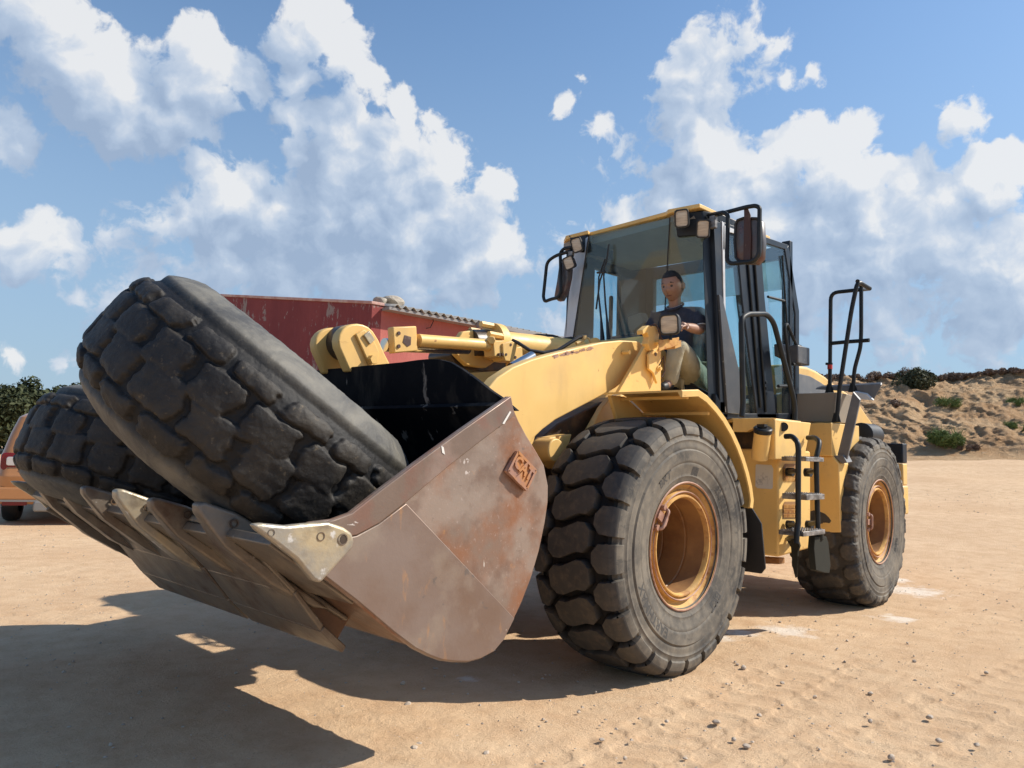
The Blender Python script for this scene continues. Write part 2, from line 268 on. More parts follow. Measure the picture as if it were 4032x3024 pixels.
MBACK = layered('mirror_back', (.10, .095, .10), [((.14, .05, .035), 4, .5, .62, .8), ((.22, .2, .19), 9, .55, .75, .5)], .35, .1, None)
MRUST = layered('rusty_strap', (.06, .026, .020), [((.25, .18, .14), 12, .6, .72, .7)], .6, .1, (50, .3, .003))
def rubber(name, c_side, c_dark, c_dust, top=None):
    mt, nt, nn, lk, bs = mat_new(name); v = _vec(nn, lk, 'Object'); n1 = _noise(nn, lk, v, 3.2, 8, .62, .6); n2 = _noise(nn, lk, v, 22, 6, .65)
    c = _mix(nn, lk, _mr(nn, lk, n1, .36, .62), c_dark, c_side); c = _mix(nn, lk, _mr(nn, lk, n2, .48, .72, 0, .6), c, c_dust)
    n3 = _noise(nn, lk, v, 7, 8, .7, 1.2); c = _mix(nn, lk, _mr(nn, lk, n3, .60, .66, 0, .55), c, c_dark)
    if top: at = nn.new('ShaderNodeAttribute'); at.attribute_name = 'top'; c = _mix(nn, lk, at.outputs['Fac'], top, c)  # groove shade put into the colour; block tops keep the dusty rubber
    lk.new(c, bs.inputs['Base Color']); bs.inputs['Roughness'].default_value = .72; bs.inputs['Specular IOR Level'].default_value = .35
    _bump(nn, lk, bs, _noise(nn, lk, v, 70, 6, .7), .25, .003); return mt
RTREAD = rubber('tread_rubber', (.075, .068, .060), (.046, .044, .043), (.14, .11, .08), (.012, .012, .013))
RSIDE = rubber('sidewall_rubber', (.185, .162, .13), (.052, .050, .048), (.25, .215, .165))
RLET = rubber('letter_rubber', (.085, .082, .078), (.06, .058, .056), (.12, .11, .1))
def scrap_mat():
    mt, nt, nn, lk, bs = mat_new('scrap_rubber'); v = _vec(nn, lk, 'Object')
    at = nn.new('ShaderNodeAttribute'); at.attribute_name = 'side'
    n1 = _noise(nn, lk, v, 4, 9, .65, .8); n2 = _noise(nn, lk, v, 30, 7, .7)
    tread = _mix(nn, lk, _mr(nn, lk, n1, .40, .66), (.013, .012, .012), (.042, .036, .029)); tread = _mix(nn, lk, _mr(nn, lk, n2, .60, .72, 0, .7), tread, (.17, .13, .08))
    side = _mix(nn, lk, _mr(nn, lk, n1, .38, .62), (.065, .065, .064), (.17, .16, .135)); side = _mix(nn, lk, _mr(nn, lk, n2, .64, .72, 0, .6), side, (.32, .30, .25))
    tp = nn.new('ShaderNodeAttribute'); tp.attribute_name = 'top'; tread = _mix(nn, lk, tp.outputs['Fac'], (.005, .005, .006), tread); c = _mix(nn, lk, at.outputs['Fac'], tread, side); lk.new(c, bs.inputs['Base Color']); bs.inputs['Roughness'].default_value = .62; bs.inputs['Specular IOR Level'].default_value = .4  # scrap tread: shade in the grooves painted near black via the height mask
    vo = nn.new('ShaderNodeTexVoronoi'); vo.feature = 'DISTANCE_TO_EDGE'; vo.inputs['Scale'].default_value = 9; lk.new(v, vo.inputs['Vector'])
    h = _noise(nn, lk, v, 24, 9, .72); _bump(nn, lk, bs, h, .5, .010); return mt
SCRAP = scrap_mat()
# ------------------------------------------------------------------ tyres
_link = link
def link(o, parent=None):
    _link(o, parent)
    if parent is not None and parent.type == 'EMPTY': o.matrix_parent_inverse = Matrix.Translation(-Vector(parent.location))
    return o
RT = .779
PROFH = [(0, RT), (.15, RT-.003), (.235, RT-.012), (.278, RT-.028), (.297, RT-.085), (.303, RT-.14), (.306, RT-.20), (.300, RT-.27), (.285, RT-.33), (.272, RT-.385), (.262, RT-.41)]
def sstep(a, b, x): t = np.clip((x-a)/(b-a), 0, 1); return t*t*(3-2*t)
def half_profile(P, n_tread, n_side, s_edge):
    P = np.array(P, float); d = np.r_[0, np.cumsum(np.hypot(*np.diff(P, axis=0).T))]
    s = np.r_[np.linspace(0, s_edge, n_tread, endpoint=False), np.linspace(s_edge, d[-1], n_side)]
    ss = np.linspace(0, d[-1], 400); y = np.interp(ss, d, P[:, 0]); r = np.interp(ss, d, P[:, 1])
    k = np.ones(15)/15; yp = np.convolve(np.pad(y, 7, mode='reflect', reflect_type='odd'), k, 'valid'); rp = np.convolve(np.pad(r, 7, mode='reflect', reflect_type='odd'), k, 'valid')
    return s, np.interp(s, ss, yp), np.interp(s, ss, rp)
def tyre_grid(center, axis, hfn, nu=1152, nt_=66, ns=26, scale=1., s_edge=.37, flat=True, width=1., prof=PROFH):
    s, y, r = half_profile(prof, nt_, ns, s_edge)
    S_ = np.r_[-s[:0:-1], s]; Yp = np.r_[-y[:0:-1], y]*width; R_ = np.r_[r[:0:-1], r]
    dy = np.gradient(Yp); dr = np.gradient(R_); L_ = np.hypot(dy, dr); ny, nr = -dr/L_, dy/L_
    a = np.array(axis, float); a /= np.linalg.norm(a); e1 = np.cross(a, [0, 0, 1.]); e1 /= np.linalg.norm(e1); e2 = np.cross(e1, a)
    th = np.linspace(0, 2*np.pi, nu, endpoint=False)[:, None]
    h = hfn(th, S_[None, :])                       # displacement along the profile normal
    yy = Yp+ny*h; rr = R_+nr*h
    co = (yy[..., None]*a+(rr*np.cos(th))[..., None]*e2+(rr*np.sin(th))[..., None]*e1)*scale+np.array(center)
    if flat: co[..., 2] = np.where(co[..., 2] < .012, .004+(co[..., 2]-.012)*.04, co[..., 2])
    return co, S_
def tread_new(th, s, N_=23, depth=.052, soft=.0028, wear=0.):
    p = 2*np.pi*RT/N_; a = abs(s); hand = np.sign(s)
    t = (th/(2*np.pi)*N_+.0*s) % 1.0-.5
    wrap = lambda q: (q+.5) % 1.0-.5
    c = -.11*np.clip(s/.055, -1, 1)
    h1 = np.interp(a, [0, .108, .150], [.405, .405, .21])
    f1 = np.minimum((h1-abs(wrap(t-c)))*p, (.151-a)*1.0)
    t2 = wrap(t-.5-c)
    h2 = np.interp(a, [.156, .205, .26, .40], [.10, .385, .405, .405])
    f2 = np.minimum((h2-abs(t2))*p, (a-.161))
    f = np.maximum(f1, f2); f = f+wear*(fbm(th*40, s*40, 0, 3)-.5)
    hgt = sstep(0, soft, f)*1.0
    fade = 1-sstep(.355, .375, a)                # lugs end low on the flank
    base = -depth*(1-hgt)*fade
    tie = sstep(.31, .345, a)*.55                # shallower grooves on the flank
    base = base*(1-tie)
    side = np.where(a > .375, .007*np.exp(-((a-.395)/.006)**2)-.006*np.exp(-((a-.45)/.004)**2)+.006*sstep(.455, .462, a)-.004*np.exp(-((a-.535)/.003)**2)+.005*np.exp(-((a-.62)/.006)**2), 0)
    lug = .010*(1-sstep(.362, .372, a))*sstep(.28, .31, a)
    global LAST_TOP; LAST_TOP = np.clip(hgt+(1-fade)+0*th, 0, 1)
    return base+side+lug
def tread_rear(th, s):
    h = tread_new(th, s, 23, .024, .022, .02); a = abs(s)
    n = fbm(np.cos(th)*6+9, np.sin(th)*6+9, s*9, 4)-.5
    rag = (fbm(th*25, s*30, 3, 4)-.5)*.020*np.exp(-((a-.30)/.05)**2)
    return h*.8+n*.006+rag
def tread_scrap(th, s, N_=20, seed=0):
    p = 2*np.pi*RT/N_; a = abs(s); wrap = lambda q: (q+.5) % 1.0-.5
    n1 = fbm(np.cos(th)*9+20+seed, np.sin(th)*9+20, s*14+30, 4)-.5; n2 = fbm(np.cos(th)*30+20, np.sin(th)*30+20+seed, s*40+30, 4)-.5
    n5 = fbm(np.cos(th)*5+50+seed, np.sin(th)*5+20, s*9+30, 3)-.5
    t = th/(2*np.pi)*N_+.30*n1+.15*n5; ss = s+.040*n1+.035*n5
    def blob(s0, t0, hx, hy, r=.030):
        dx = np.maximum(abs(ss-s0)-hx, 0); dy = np.maximum(abs(wrap(t-t0))*p-hy, 0); inn = np.minimum(np.maximum(abs(ss-s0)-hx, abs(wrap(t-t0))*p-hy), 0)
        return r-np.hypot(dx, dy)-inn*.5
    f = np.maximum(blob(-.078, 0, .056, .43*p-.030), blob(.052, -.30, .046, .41*p-.030))
    f = np.maximum(np.maximum(f, blob(.184, .10, .020, .40*p-.028, .028)), blob(-.224, .42, .024, .41*p-.028, .028))
    f = f+.010*n2
    h = sstep(-.007, .010, f)
    edge = 1-sstep(.265, .31, a)
    hh = -.020*(1-h)*edge-.006*(1-sstep(0., .040, f))*edge+.006*n1+.004*n2
    ridge = .006*np.exp(-((a-.46)/.006)**2)+.004*np.exp(-((a-.60)/.01)**2)-.006*np.exp(-((a-.53)/.003)**2)
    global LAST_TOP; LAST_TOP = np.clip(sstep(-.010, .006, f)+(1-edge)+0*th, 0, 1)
    return hh+ridge
def side_y(r, prof=PROFH):
    P = np.array(prof[3:])[::-1]; return float(np.interp(r, P[:, 1], P[:, 0]))
def ring_text(mb, txt, cx, cy, cz, r0, deg, size, sgn=1, lift=.0015, depth=.0025, rot=None):
    vs, fs = text_geo(txt, size, depth, .0012); o = []
    for v in vs:
        th = math.radians(deg)+v.x/r0; rr = r0+v.y
        p = Vector((-rr*math.sin(th), side_y(rr)+lift+v.z+.003, rr*math.cos(th)))
        if rot: p = rot@p
        o.append((cx+p.x, cy+p.y, cz+p.z))
    mb.add(o, fs)
ART = math.radians(2.2)
def wheel(parent, x, y, rear=False, left=True):
    sg = 1 if left else -1; rot = Matrix.Rotation(ART if rear else 0, 3, 'Z')
    c = Vector((x, y, .76))
    if rear: c = Vector((-1.675, 0, .76))+rot@Vector((x+1.675, y, 0))
    ax = rot@Vector((0, sg, 0)); k = 1.0
    prof = [(.279, .372), (.284, .380), (.281, .3860), (.272, .3835), (.262, .372), (.240, .352), (.236, .345), (.236, .334), (.250, .330), (.262, .3265), (.266, .322), (.262, .3175), (.246, .315), (.244, .309), (.256, .306), (.266, .300), (.266, .292), (.258, .286), (.235, .283)]
    barrel = [(.235, .283), (.12, .272), (.115, .278), (.105, .278), (.10, .272), (-.05, .268), (-.055, .275), (-.065, .275), (-.07, .268), (-.165, .262), (-.175, .25), (-.178, .0)]
    w = MB().lathe(c, ax, barrel, 96).build('wheel', YI, parent, smooth=True, ang=40)
    MB().lathe(c, ax, prof, 96).build('rim', YR, w, smooth=True, ang=50)
    MB().lathe(c, ax, [(.281, .3862), (.2855, .381), (.2842, .3765), (.2790, .3735)], 96).build('flange_edge', RUSTEDGE, w, smooth=True)
    MB().lathe(c, ax, [(.2625, .3268), (.2675, .3222), (.2640, .3170)], 96).build('lock_ring', RUSTEDGE, w, smooth=True)
    hub = MB().lathe(c, ax, [(-.17, .20), (-.10, .19), (-.06, .15), (-.05, .0)], 40)
    for q in range(12):
        t = 2*math.pi*q/12; e1 = rot@Vector((1, 0, 0)); pp = c+e1*(.225*math.cos(t))+Vector((0, 0, .225*math.sin(t))); hub.cyl(pp+ax*-.18, pp+ax*-.13, .016, n=6)
    hub.build('hub', YI, w, smooth=True, ang=40)
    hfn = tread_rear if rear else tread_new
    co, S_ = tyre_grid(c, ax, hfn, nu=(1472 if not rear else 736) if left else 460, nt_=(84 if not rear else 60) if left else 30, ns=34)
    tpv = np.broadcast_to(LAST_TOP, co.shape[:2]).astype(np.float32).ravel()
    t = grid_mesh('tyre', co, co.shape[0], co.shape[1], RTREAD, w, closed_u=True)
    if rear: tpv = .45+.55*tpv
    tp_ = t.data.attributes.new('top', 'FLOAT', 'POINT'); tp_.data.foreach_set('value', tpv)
    t.data.set_sharp_from_angle(angle=math.radians(32))
    t.data.materials.append(RSIDE); nv = co.shape[1]; mi = np.tile((np.abs(S_[:-1]+S_[1:])/2 > .318).astype(np.int32), co.shape[0]); t.data.polygons.foreach_set('material_index', mi[:len(t.data.polygons)])
    if left:
        mb = MB(); cy = c.y
        tl = [('BKT', .475, -33, .075), ('BKT', .475, 139, .075), ('EARTHMAX', .530, 228, .080), ('23.5R25', .470, 55, .060)] if not rear else [('23.5R25', .465, 120, .042)]
        for (tx, r0, dg, sz) in tl: mt_x = MB(); ring_text(mt_x, tx, c.x, c.y, c.z, r0, dg, sz, rot=rot); mt_x.build('tyre_lettering', RLET, w)
        if not rear:
            for q in range(7): ring_text(mb, 'LOAD INDEX PRESSURE', c.x, c.y, c.z, .475-.008*q, 9, .0065)
        if not rear: mb.build('tyre_lettering', RLET, w)
        # lock bar bolted over the ring gap
        dg = math.radians(-57 if not rear else -88); pos = lambda r, t, y: c+rot@Vector((-r*math.sin(t), y, r*math.cos(t)))
        a0, a1 = dg-.20, dg+.20
        lb = MB().tube(fillet([pos(.325, a0, .262), pos(.315, a0, .305), pos(.315, a1, .305), pos(.325, a1, .262)], .02), .010, 8)
        lb.cyl(pos(.335, a0, .25), pos(.335, a0, .29), .018, n=8); lb.cyl(pos(.335, a1, .25), pos(.335, a1, .29), .018, n=8)
        lb.box(pos(.322, dg, .285), (.05, .018, .10), Matrix.Rotation(-dg, 3, 'Y'))
        lb.build('lock_bar', RUSTEDGE, w, smooth=True)
    return w
def scrap_tyre(name, label, q, seed, mat=SCRAP):
    c = q[:3]; th, ph, k = q[3:6]; ax = (math.cos(ph)*math.cos(th), math.cos(ph)*math.sin(th), math.sin(ph))
    pr = [(0, .800), (.14, .795), (.20, .775), (.25, .735), (.30, .67), (.335, .60), (.35, .52), (.33, .43), (.29, .392), (.24, .385), (.20, .40), (.22, .47), (.235, .56), (.225, .64), (.18, .70), (.10, .725), (0, .735)]
    pr = [(y_, r_) for y_, r_ in pr]
    co, S_ = tyre_grid(c, ax, lambda t, s: tread_scrap(t, s, seed=seed)*(abs(s) < .74), nu=1000, nt_=70, ns=60, scale=k, s_edge=.33, flat=False, prof=pr)
    o = grid_mesh(name, co, co.shape[0], co.shape[1], mat, None, closed_u=True)
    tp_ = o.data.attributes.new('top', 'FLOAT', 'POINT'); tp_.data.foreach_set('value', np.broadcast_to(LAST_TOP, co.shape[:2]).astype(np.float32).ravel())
    at = o.data.attributes.new('side', 'FLOAT', 'POINT'); v = np.tile(sstep(.26, .33, abs(S_)), co.shape[0]).astype(np.float32)
    at.data.foreach_set('value', v); return tag(o, label, 'tyre')
# ------------------------------------------------------------------ the loader
LOADER = thing('wheel_loader', 'yellow wheel loader with a rusty bucket raised off the sand', 'wheel loader')
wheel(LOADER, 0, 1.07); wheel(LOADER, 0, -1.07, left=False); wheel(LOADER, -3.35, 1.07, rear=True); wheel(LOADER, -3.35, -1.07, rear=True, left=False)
def X(x, y, z): return Vector((x, y, z))
# ---- bucket
floor_in = [(2.70, .95), (2.45, .78), (2.20, .60), (2.05, .50), (1.93, .458), (1.80, .448), (1.69, .50), (1.64, .58), (1.56, .76), (1.51, .96), (1.49, 1.14), (1.515, 1.24), (1.60, 1.40), (1.675, 1.50)]
sh = MB(); th_ = .028; off = []
for i, (x, z) in enumerate(floor_in):
    a = floor_in[max(i-1, 0)]; b = floor_in[min(i+1, len(floor_in)-1)]; t = Vector((b[0]-a[0], b[1]-a[1])).normalized(); off.append((x+t.y*th_*-1, z+t.x*th_))
vs = [X(x, y, z) for y in (-1.44, 1.44) for (x, z) in floor_in]+[X(x, y, z) for y in (-1.44, 1.44) for (x, z) in off]
n_ = len(floor_in); fs = []
for i in range(n_-1): fs += [(i, i+1, n_+i+1, n_+i), (2*n_+i, 3*n_+i, 3*n_+i+1, 2*n_+i+1)]
fs += [(0, n_, 3*n_, 2*n_), (n_-1, 3*n_-1, 4*n_-1, 2*n_-1)]
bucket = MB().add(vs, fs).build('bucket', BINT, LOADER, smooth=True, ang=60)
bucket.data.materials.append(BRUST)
for p_ in bucket.data.polygons:
    if min(p_.vertices) >= 2*n_ : p_.material_index = 1
# raised spill guard along the top of the back wall
sr_ = [A(x, y, 0, 1.60) for x, y in ((880, 784), (915, 779), (940, 777), (962, 778), (985, 784), (1010, 799), (1040, 821), (1070, 845), (1088, 858))]; sr_ = [(min(p_.y, 1.44), max(p_.z, 1.545)) for p_ in sr_]
sg = [(-y, z) for y, z in sr_[::-1]]+sr_
def gp(y, z): return X(1.60+(z-1.54)*.05+.03, y, z)
gm = MB(); gm.hexa([gp(y, z) for y, z in sg]+[X(1.60, 1.44, 1.48), X(1.60, -1.44, 1.48)], [gp(y, z)+X(-.028, 0, 0) for y, z in sg]+[X(1.572, 1.44, 1.48), X(1.572, -1.44, 1.48)]); gm.build('spill_guard', BINT, bucket, bevel=.004)
side = [(1.668, 1.542), (1.949, 1.381), (2.191, 1.236), (2.365, 1.128), (2.486, 1.048), (2.561, 1.027), (2.66, 1.02), (2.70, .95), (2.611, .837), (2.447, .721), (2.27, .583), (2.16, .505), (2.079, .462), (2.02, .437), (1.954, .420), (1.87, .405), (1.796, .407), (1.72, .425), (1.659, .466), (1.604, .536), (1.545, .62), (1.49, .718), (1.44, .84), (1.405, .965), (1.388, 1.06), (1.389, 1.137), (1.422, 1.234), (1.49, 1.31), (1.549, 1.37), (1.60, 1.43), (1.629, 1.472)]
for s_ in (1, -1):
    sp = MB().prism([X(x, s_*1.435, z) for x, z in side], (0, s_*.027, 0)).build('side_plate', BSIDE, bucket, bevel=.006)
    band = [side[0], side[1], side[2], side[3], side[4], side[5], (2.60, 1.02), (2.565, .955), (2.46, .965), (2.36, 1.005), (2.23, 1.085), (2.02, 1.225), (1.85, 1.33), (1.64, 1.455)]
    MB().prism([X(x, s_*1.4615, z) for x, z in band], (0, s_*.012, 0)).build('edge_strip', BBAND, bucket, bevel=.005)
    wear = [(2.235, 1.078), (2.36, 1.003), (2.46, .963), (2.565, .953), (2.66, .93), (2.605, .84), (2.447, .727), (2.27, .589), (2.16, .511), (2.079, .468), (2.02, .443), (1.954, .426), (1.87, .411), (1.796, .413), (1.72, .431), (1.665, .470), (1.60, .555)]
    MB().prism([X(x, s_*1.4615, z) for x, z in wear], (0, s_*.010, 0)).build('wear_plate', BWEAR, bucket, bevel=.004)
# corner tooth shrouds
def disc_hole(mb, c, n, r0, r1, h):
    mb.lathe(c, n, [(0, r1), (h, r1-.002), (h, r0), (0, r0)], 24)
tip = [A(x, y, 1, 1.475) for x, y in ((537, 1131), (560, 1129), (612, 1134), (650, 1130), (700, 1126), (735, 1138), (752, 1150), (757, 1168), (752, 1184), (722, 1216), (684, 1258), (668, 1252), (632, 1208), (590, 1175), (548, 1145))]
for s_ in (1, -1):
    cs_ = MB().prism([X(p_.x, s_*1.462, p_.z) for p_ in tip], (0, s_*.042, 0)).build('corner_tooth', STEEL, bucket, bevel=.012, seg=3)
    for (px, py, r_) in ((693, 1159, .016), (586, 1151, .013), (740, 1165, .021)):
        c_ = A(px, py, 1, 1.504); MB().lathe((c_.x, s_*1.5035, c_.z), (0, s_, 0), [(0, r_), (.003, r_), (.003, r_*.80), (-.001, r_*.78)], 24).build('pin_hole', STEEL2, bucket, smooth=True)
    hd = MB()
    c_ = A(742, 1165, 1, 1.504); hd.cyl((c_.x, s_*1.5030, c_.z), (c_.x, s_*1.5048, c_.z), .0165, n=20); hd.build('pin_recess', GREASE, bucket)
# cutting edge segments and teeth
dirL = Vector((.83, 0, .56)).normalized(); nL = Vector((-.56, 0, .83))
Lp = X(2.70, 0, .945)
YS = [-1.47+.42*i for i in range(8)]
def lipbox(y0, y1, l0, l1, t0, t1): # along the floor direction from the lip, thickness across
    return [[Lp+dirL*a+nL*b+X(0, y, 0) for a, b in ((l0, t0), (l1, t0), (l1, t1), (l0, t1))] for y in (y0, y1)]
ce = MB()
for i in range(7):
    ce.hexa(*lipbox(YS[i]+.045, YS[i+1]-.045, -.36, .055 if i % 3 else .075, -.052, -.014))
ce.build('cutting_edge', STEEL2, bucket, bevel=.006)
def tooth(y, w=.055, wob=0):
    mb = MB(); yw = w
    up = [(-.12, .030), (.02, .048), (.09, .042), (.21, .012), (.228, -.008), (.205, -.034), (.05, -.085), (-.20, -.105), (-.42, -.088), (-.50, -.056), (-.10, -.050), (.0, -.045)]
    def P_(a, b, yy): return Lp+dirL*a+nL*b+X(0, yy, 0)
    L0, L1 = [], []
    for a, b in up:
        k = 1 if a < .05 else 1-.45*(a-.05)/.18
        L0.append(P_(a, b+wob*a*.3, y-yw*k)); L1.append(P_(a, b+wob*a*.3, y+yw*k))
    mb.hexa(L0, L1); return mb
for i, y in enumerate(YS[1:-1]):
    t_ = tooth(y, .05+.006*(i % 2), [.1, 0, -.1, .05, -.2, 0][i]).build('tooth', STEEL if i in (3, ) else STEEL2, bucket, bevel=.012, seg=3)
    hh = MB().lathe(Lp+dirL*.075+nL*.005+X(0, y+.0545, 0), (0, 1, 0), [(-.004, .017), (.004, .017), (.004, .012), (-.003, .012)], 20); hh.build('tooth_pin', GREASE, bucket, smooth=True)
# bright adapter caps on the lip in the middle, worn shiny
for (ya, yb, l) in ((.24, .60, .075), (.66, 1.0, .055)):
    MB().hexa(*lipbox(ya, yb, -.06, l, -.010, .020)).build('lip_cap', STEEL, bucket, bevel=.010, seg=3)
# bottom wear bars, and two heel boxes open at their ends
def under(s): # point under the floor, s metres back from the lip
    return Lp+dirL*(-s)+nL*(-.034)
for i, y in enumerate(YS):
    w = .055; a0, a1 = .05, (.86 if i < 5 else .62)
    yy0, yy1 = y-w/2, y+w/2
    if i == 0: yy0 += .03
    if i == 7: continue
    MB().hexa([under(a0)+X(0, yy0, 0), under(a1)+X(0, yy0, 0), under(a1)+nL*-.02+X(0, yy0, 0), under(a0)+nL*-.045+X(0, yy0, 0)], [under(a0)+X(0, yy1, 0), under(a1)+X(0, yy1, 0), under(a1)+nL*-.02+X(0, yy1, 0), under(a0)+nL*-.045+X(0, yy1, 0)]).build('adapter_bar', STEEL2, bucket, bevel=.008)
for (y0, y1) in ((-.78, .30), (.34, 1.12)):
    s0, s1 = .10, .65
    P0 = [under(s0), under(.30)+nL*-.034, under(.50)+nL*-.088, under(s1)+nL*-.108]; P1 = [under(s0)+nL*-.018, under(.30)+nL*-.056, under(.50)+nL*-.116, under(s1)+nL*-.140]
    wp = MB()
    for k in range(3): wp.hexa([P0[k]+X(0, y0, 0), P0[k+1]+X(0, y0, 0), P1[k+1]+X(0, y0, 0), P1[k]+X(0, y0, 0)], [P0[k]+X(0, y1, 0), P0[k+1]+X(0, y1, 0), P1[k+1]+X(0, y1, 0), P1[k]+X(0, y1, 0)])
    wp.build('heel_shoe', STEEL2, bucket, bevel=.006)
    for yy in (y0+.012, (y0+y1)/2, y1-.08):
        MB().hexa([under(.16)+X(0, yy-.01, 0), under(s1-.01)+X(0, yy-.01, 0), P0[3]+dirL*.01+X(0, yy-.01, 0), P0[1]+X(0, yy-.01, 0)], [under(.16)+X(0, yy+.01, 0), under(s1-.01)+X(0, yy+.01, 0), P0[3]+dirL*.01+X(0, yy+.01, 0), P0[1]+X(0, yy+.01, 0)]).build('shoe_web', BRUST, bucket)
# maker's plate on the side
lc = [A(x, y, 1, 1.477) for x, y in ((1118, 972), (1156, 1015), (1137, 1062), (1091, 1018))]
for s_ in (1,):
    lm = MB().prism([X(p_.x, 1.4625, p_.z) for p_ in lc], (0, .018, 0)).build('logo_plate', BLOGO, bucket, bevel=.006)
    ex = (lc[2]-lc[3]); ez = (lc[3]-lc[0]); cc = (lc[0]+lc[1]+lc[2]+lc[3])/4
    U_ = ((lc[1]-lc[0])+(lc[2]-lc[3]))*.5; V_ = ((lc[0]-lc[3])+(lc[1]-lc[2]))*.5; W_, H_ = U_.length, V_.length
    def put(vs_): return [cc+U_*(v.x/W_)+V_*(v.y/H_)+X(0, .0035+v.z, 0) for v in vs_]
    vs_, fs_ = text_geo('CAT', .115, .004, .004); wmax = max(v.x for v in vs_); k = .43*W_/wmax
    lg = MB().add(put([Vector((v.x*k, v.y*k*1.15+.012, v.z+.004)) for v in vs_]), fs_)
    tri = [Vector((-.026, -.060, 0)), Vector((.026, -.060, 0)), Vector((0, -.004, 0))]; lg.hexa(put(tri), put([v+Vector((0, 0, .009)) for v in tri]))
    fr_ = [(-.46, -.44), (.46, -.44), (.46, .44), (-.46, .44)]
    for i in range(4):
        a, b = fr_[i], fr_[(i+1) % 4]; p0 = Vector((a[0]*W_, a[1]*H_, 0)); p1 = Vector((b[0]*W_, b[1]*H_, 0)); d_ = (p1-p0).normalized(); nn_ = Vector((-d_.y, d_.x, 0))*.006
        lg.hexa(put([p0-nn_, p1-nn_, p1+nn_, p0+nn_]), put([v+Vector((0, 0, .007)) for v in (p0-nn_, p1-nn_, p1+nn_, p0+nn_)]))
    lg.build('logo_letters', BLOGO, bucket, bevel=0)
for pts_ in (((1101, 888), (1104, 890), (1089, 916), (1085, 915)), ((953, 963), (958, 966), (961, 982), (955, 978))):
    MB().prism([A(x, y, 1, 1.4745) for x, y in pts_], (0, .0012, 0)).build('paint_mark', WHITEP, bucket)
# ---- lift arms
armt = [(1050, 845), (1075, 815), (1110, 792), (1150, 776), (1200, 762), (1250, 750), (1300, 739), (1340, 735), (1380, 737), (1395, 750), (1392, 770)]
armb = [(1382, 790), (1363, 812), (1330, 838), (1290, 860), (1240, 886), (1200, 907), (1172, 928), (1152, 947), (1120, 1000), (1080, 1040), (1000, 1040), (1000, 900)]
ap = [A(x, y, 1, .70) for x, y in armt+armb]
for s_ in (1, -1):
    y0 = .70*s_ if s_ > 0 else -.62
    arm = MB().prism([X(p_.x, y0, p_.z) for p_ in ap], (0, -.09, 0)).build('lift_arm', Y, LOADER, bevel=.008, label='outer plate of the lift arm with rust chips along its top edge' if s_ > 0 else None)
    if s_ > 0:
        st = MB(); rc = np.random.default_rng(21)
        for k in range(26):
            px = 1196+82*rc.random(); c_ = A(px, 765-(px-1196)*.195+3+4*rc.random()**2, 1, .7012+.0003*(k % 3)); w_ = .008+.022*rc.random(); h_ = w_*(.25+.35*rc.random()); n5 = 7; an = np.sort(rc.random(n5)*6.28)
            st.prism([c_+X(math.cos(t)*w_*(.6+.6*rc.random()), 0, math.sin(t)*h_*(.6+.6*rc.random())+math.cos(t)*w_*.22*-1) for t in an], (0, .0008, 0))
        st.build('chipped_patch', RUSTEDGE, arm)
# cross tube between the arms
MB().cyl(X(.75, -.66, 1.42), X(.75, .66, 1.42), .13, n=28).build('cross_tube', Y, LOADER, smooth=True)
# bucket hinge blocks and lift cylinder eyes seen between bucket and wheel
hb = MB(); bo = A(1184, 966, 1, .55)
hb.cyl(bo+X(.10, 0, -.02), bo+X(.10, .16, -.02), .075, n=24); hb.hexa([bo+X(-.12, -.02, .09), bo+X(.10, -.02, .06), bo+X(.14, -.02, -.06), bo+X(-.02, -.02, -.14)], [bo+X(-.12, .10, .09), bo+X(.10, .10, .06), bo+X(.14, .10, -.06), bo+X(-.02, .10, -.14)])
hb.build('pin_block', Y, LOADER, bevel=.008); MB().cyl(bo+X(.02, .09, .055), bo+X(.02, .125, .055), .022, n=6).build('bolt', Y, LOADER)
# front frame (dark, under the arms) and axle
ff = MB(); fp = [A(x, y, 1, .52) for x, y in ((1090, 1130), (1120, 1000), (1165, 950), (1205, 915), (1300, 868), (1345, 850), (1420, 850), (1420, 1130))]
ff.prism(fp, (0, -1.04, 0)); ff.build('front_frame', GREASE, LOADER, bevel=.01)
tw = [A(x, y, 1, .56) for x, y in ((1215, 1000), (1250, 950), (1290, 880), (1305, 862), (1345, 850), (1360, 905), (1330, 1000))]
MB().prism([p_+X(0, .0, 0) for p_ in tw], (0, .05, 0)).build('frame_rib', Y, LOADER, bevel=.006)
MB().cyl(X(0, -.85, .76), X(0, .85, .76), .17, n=28).box((0, 0, .76), (.55, .55, .5)).build('front_axle', GREASE, LOADER, bevel=.02)
MB().cyl(X(-3.35, -.85, .76), X(-3.35, .85, .76), .17, n=28).box((-3.3, 0, .76), (.55, .5, .5)).build('rear_axle', GREASE, LOADER, bevel=.02)
MB().box((-.9, 0, .78), (1.1, .62, .42)).box((-2.4, 0, .95), (1.9, .9, .6)).box((-2.2, 0, .62), (.9, .5, .2)).build('main_frame', GREASE, LOADER, bevel=.02)
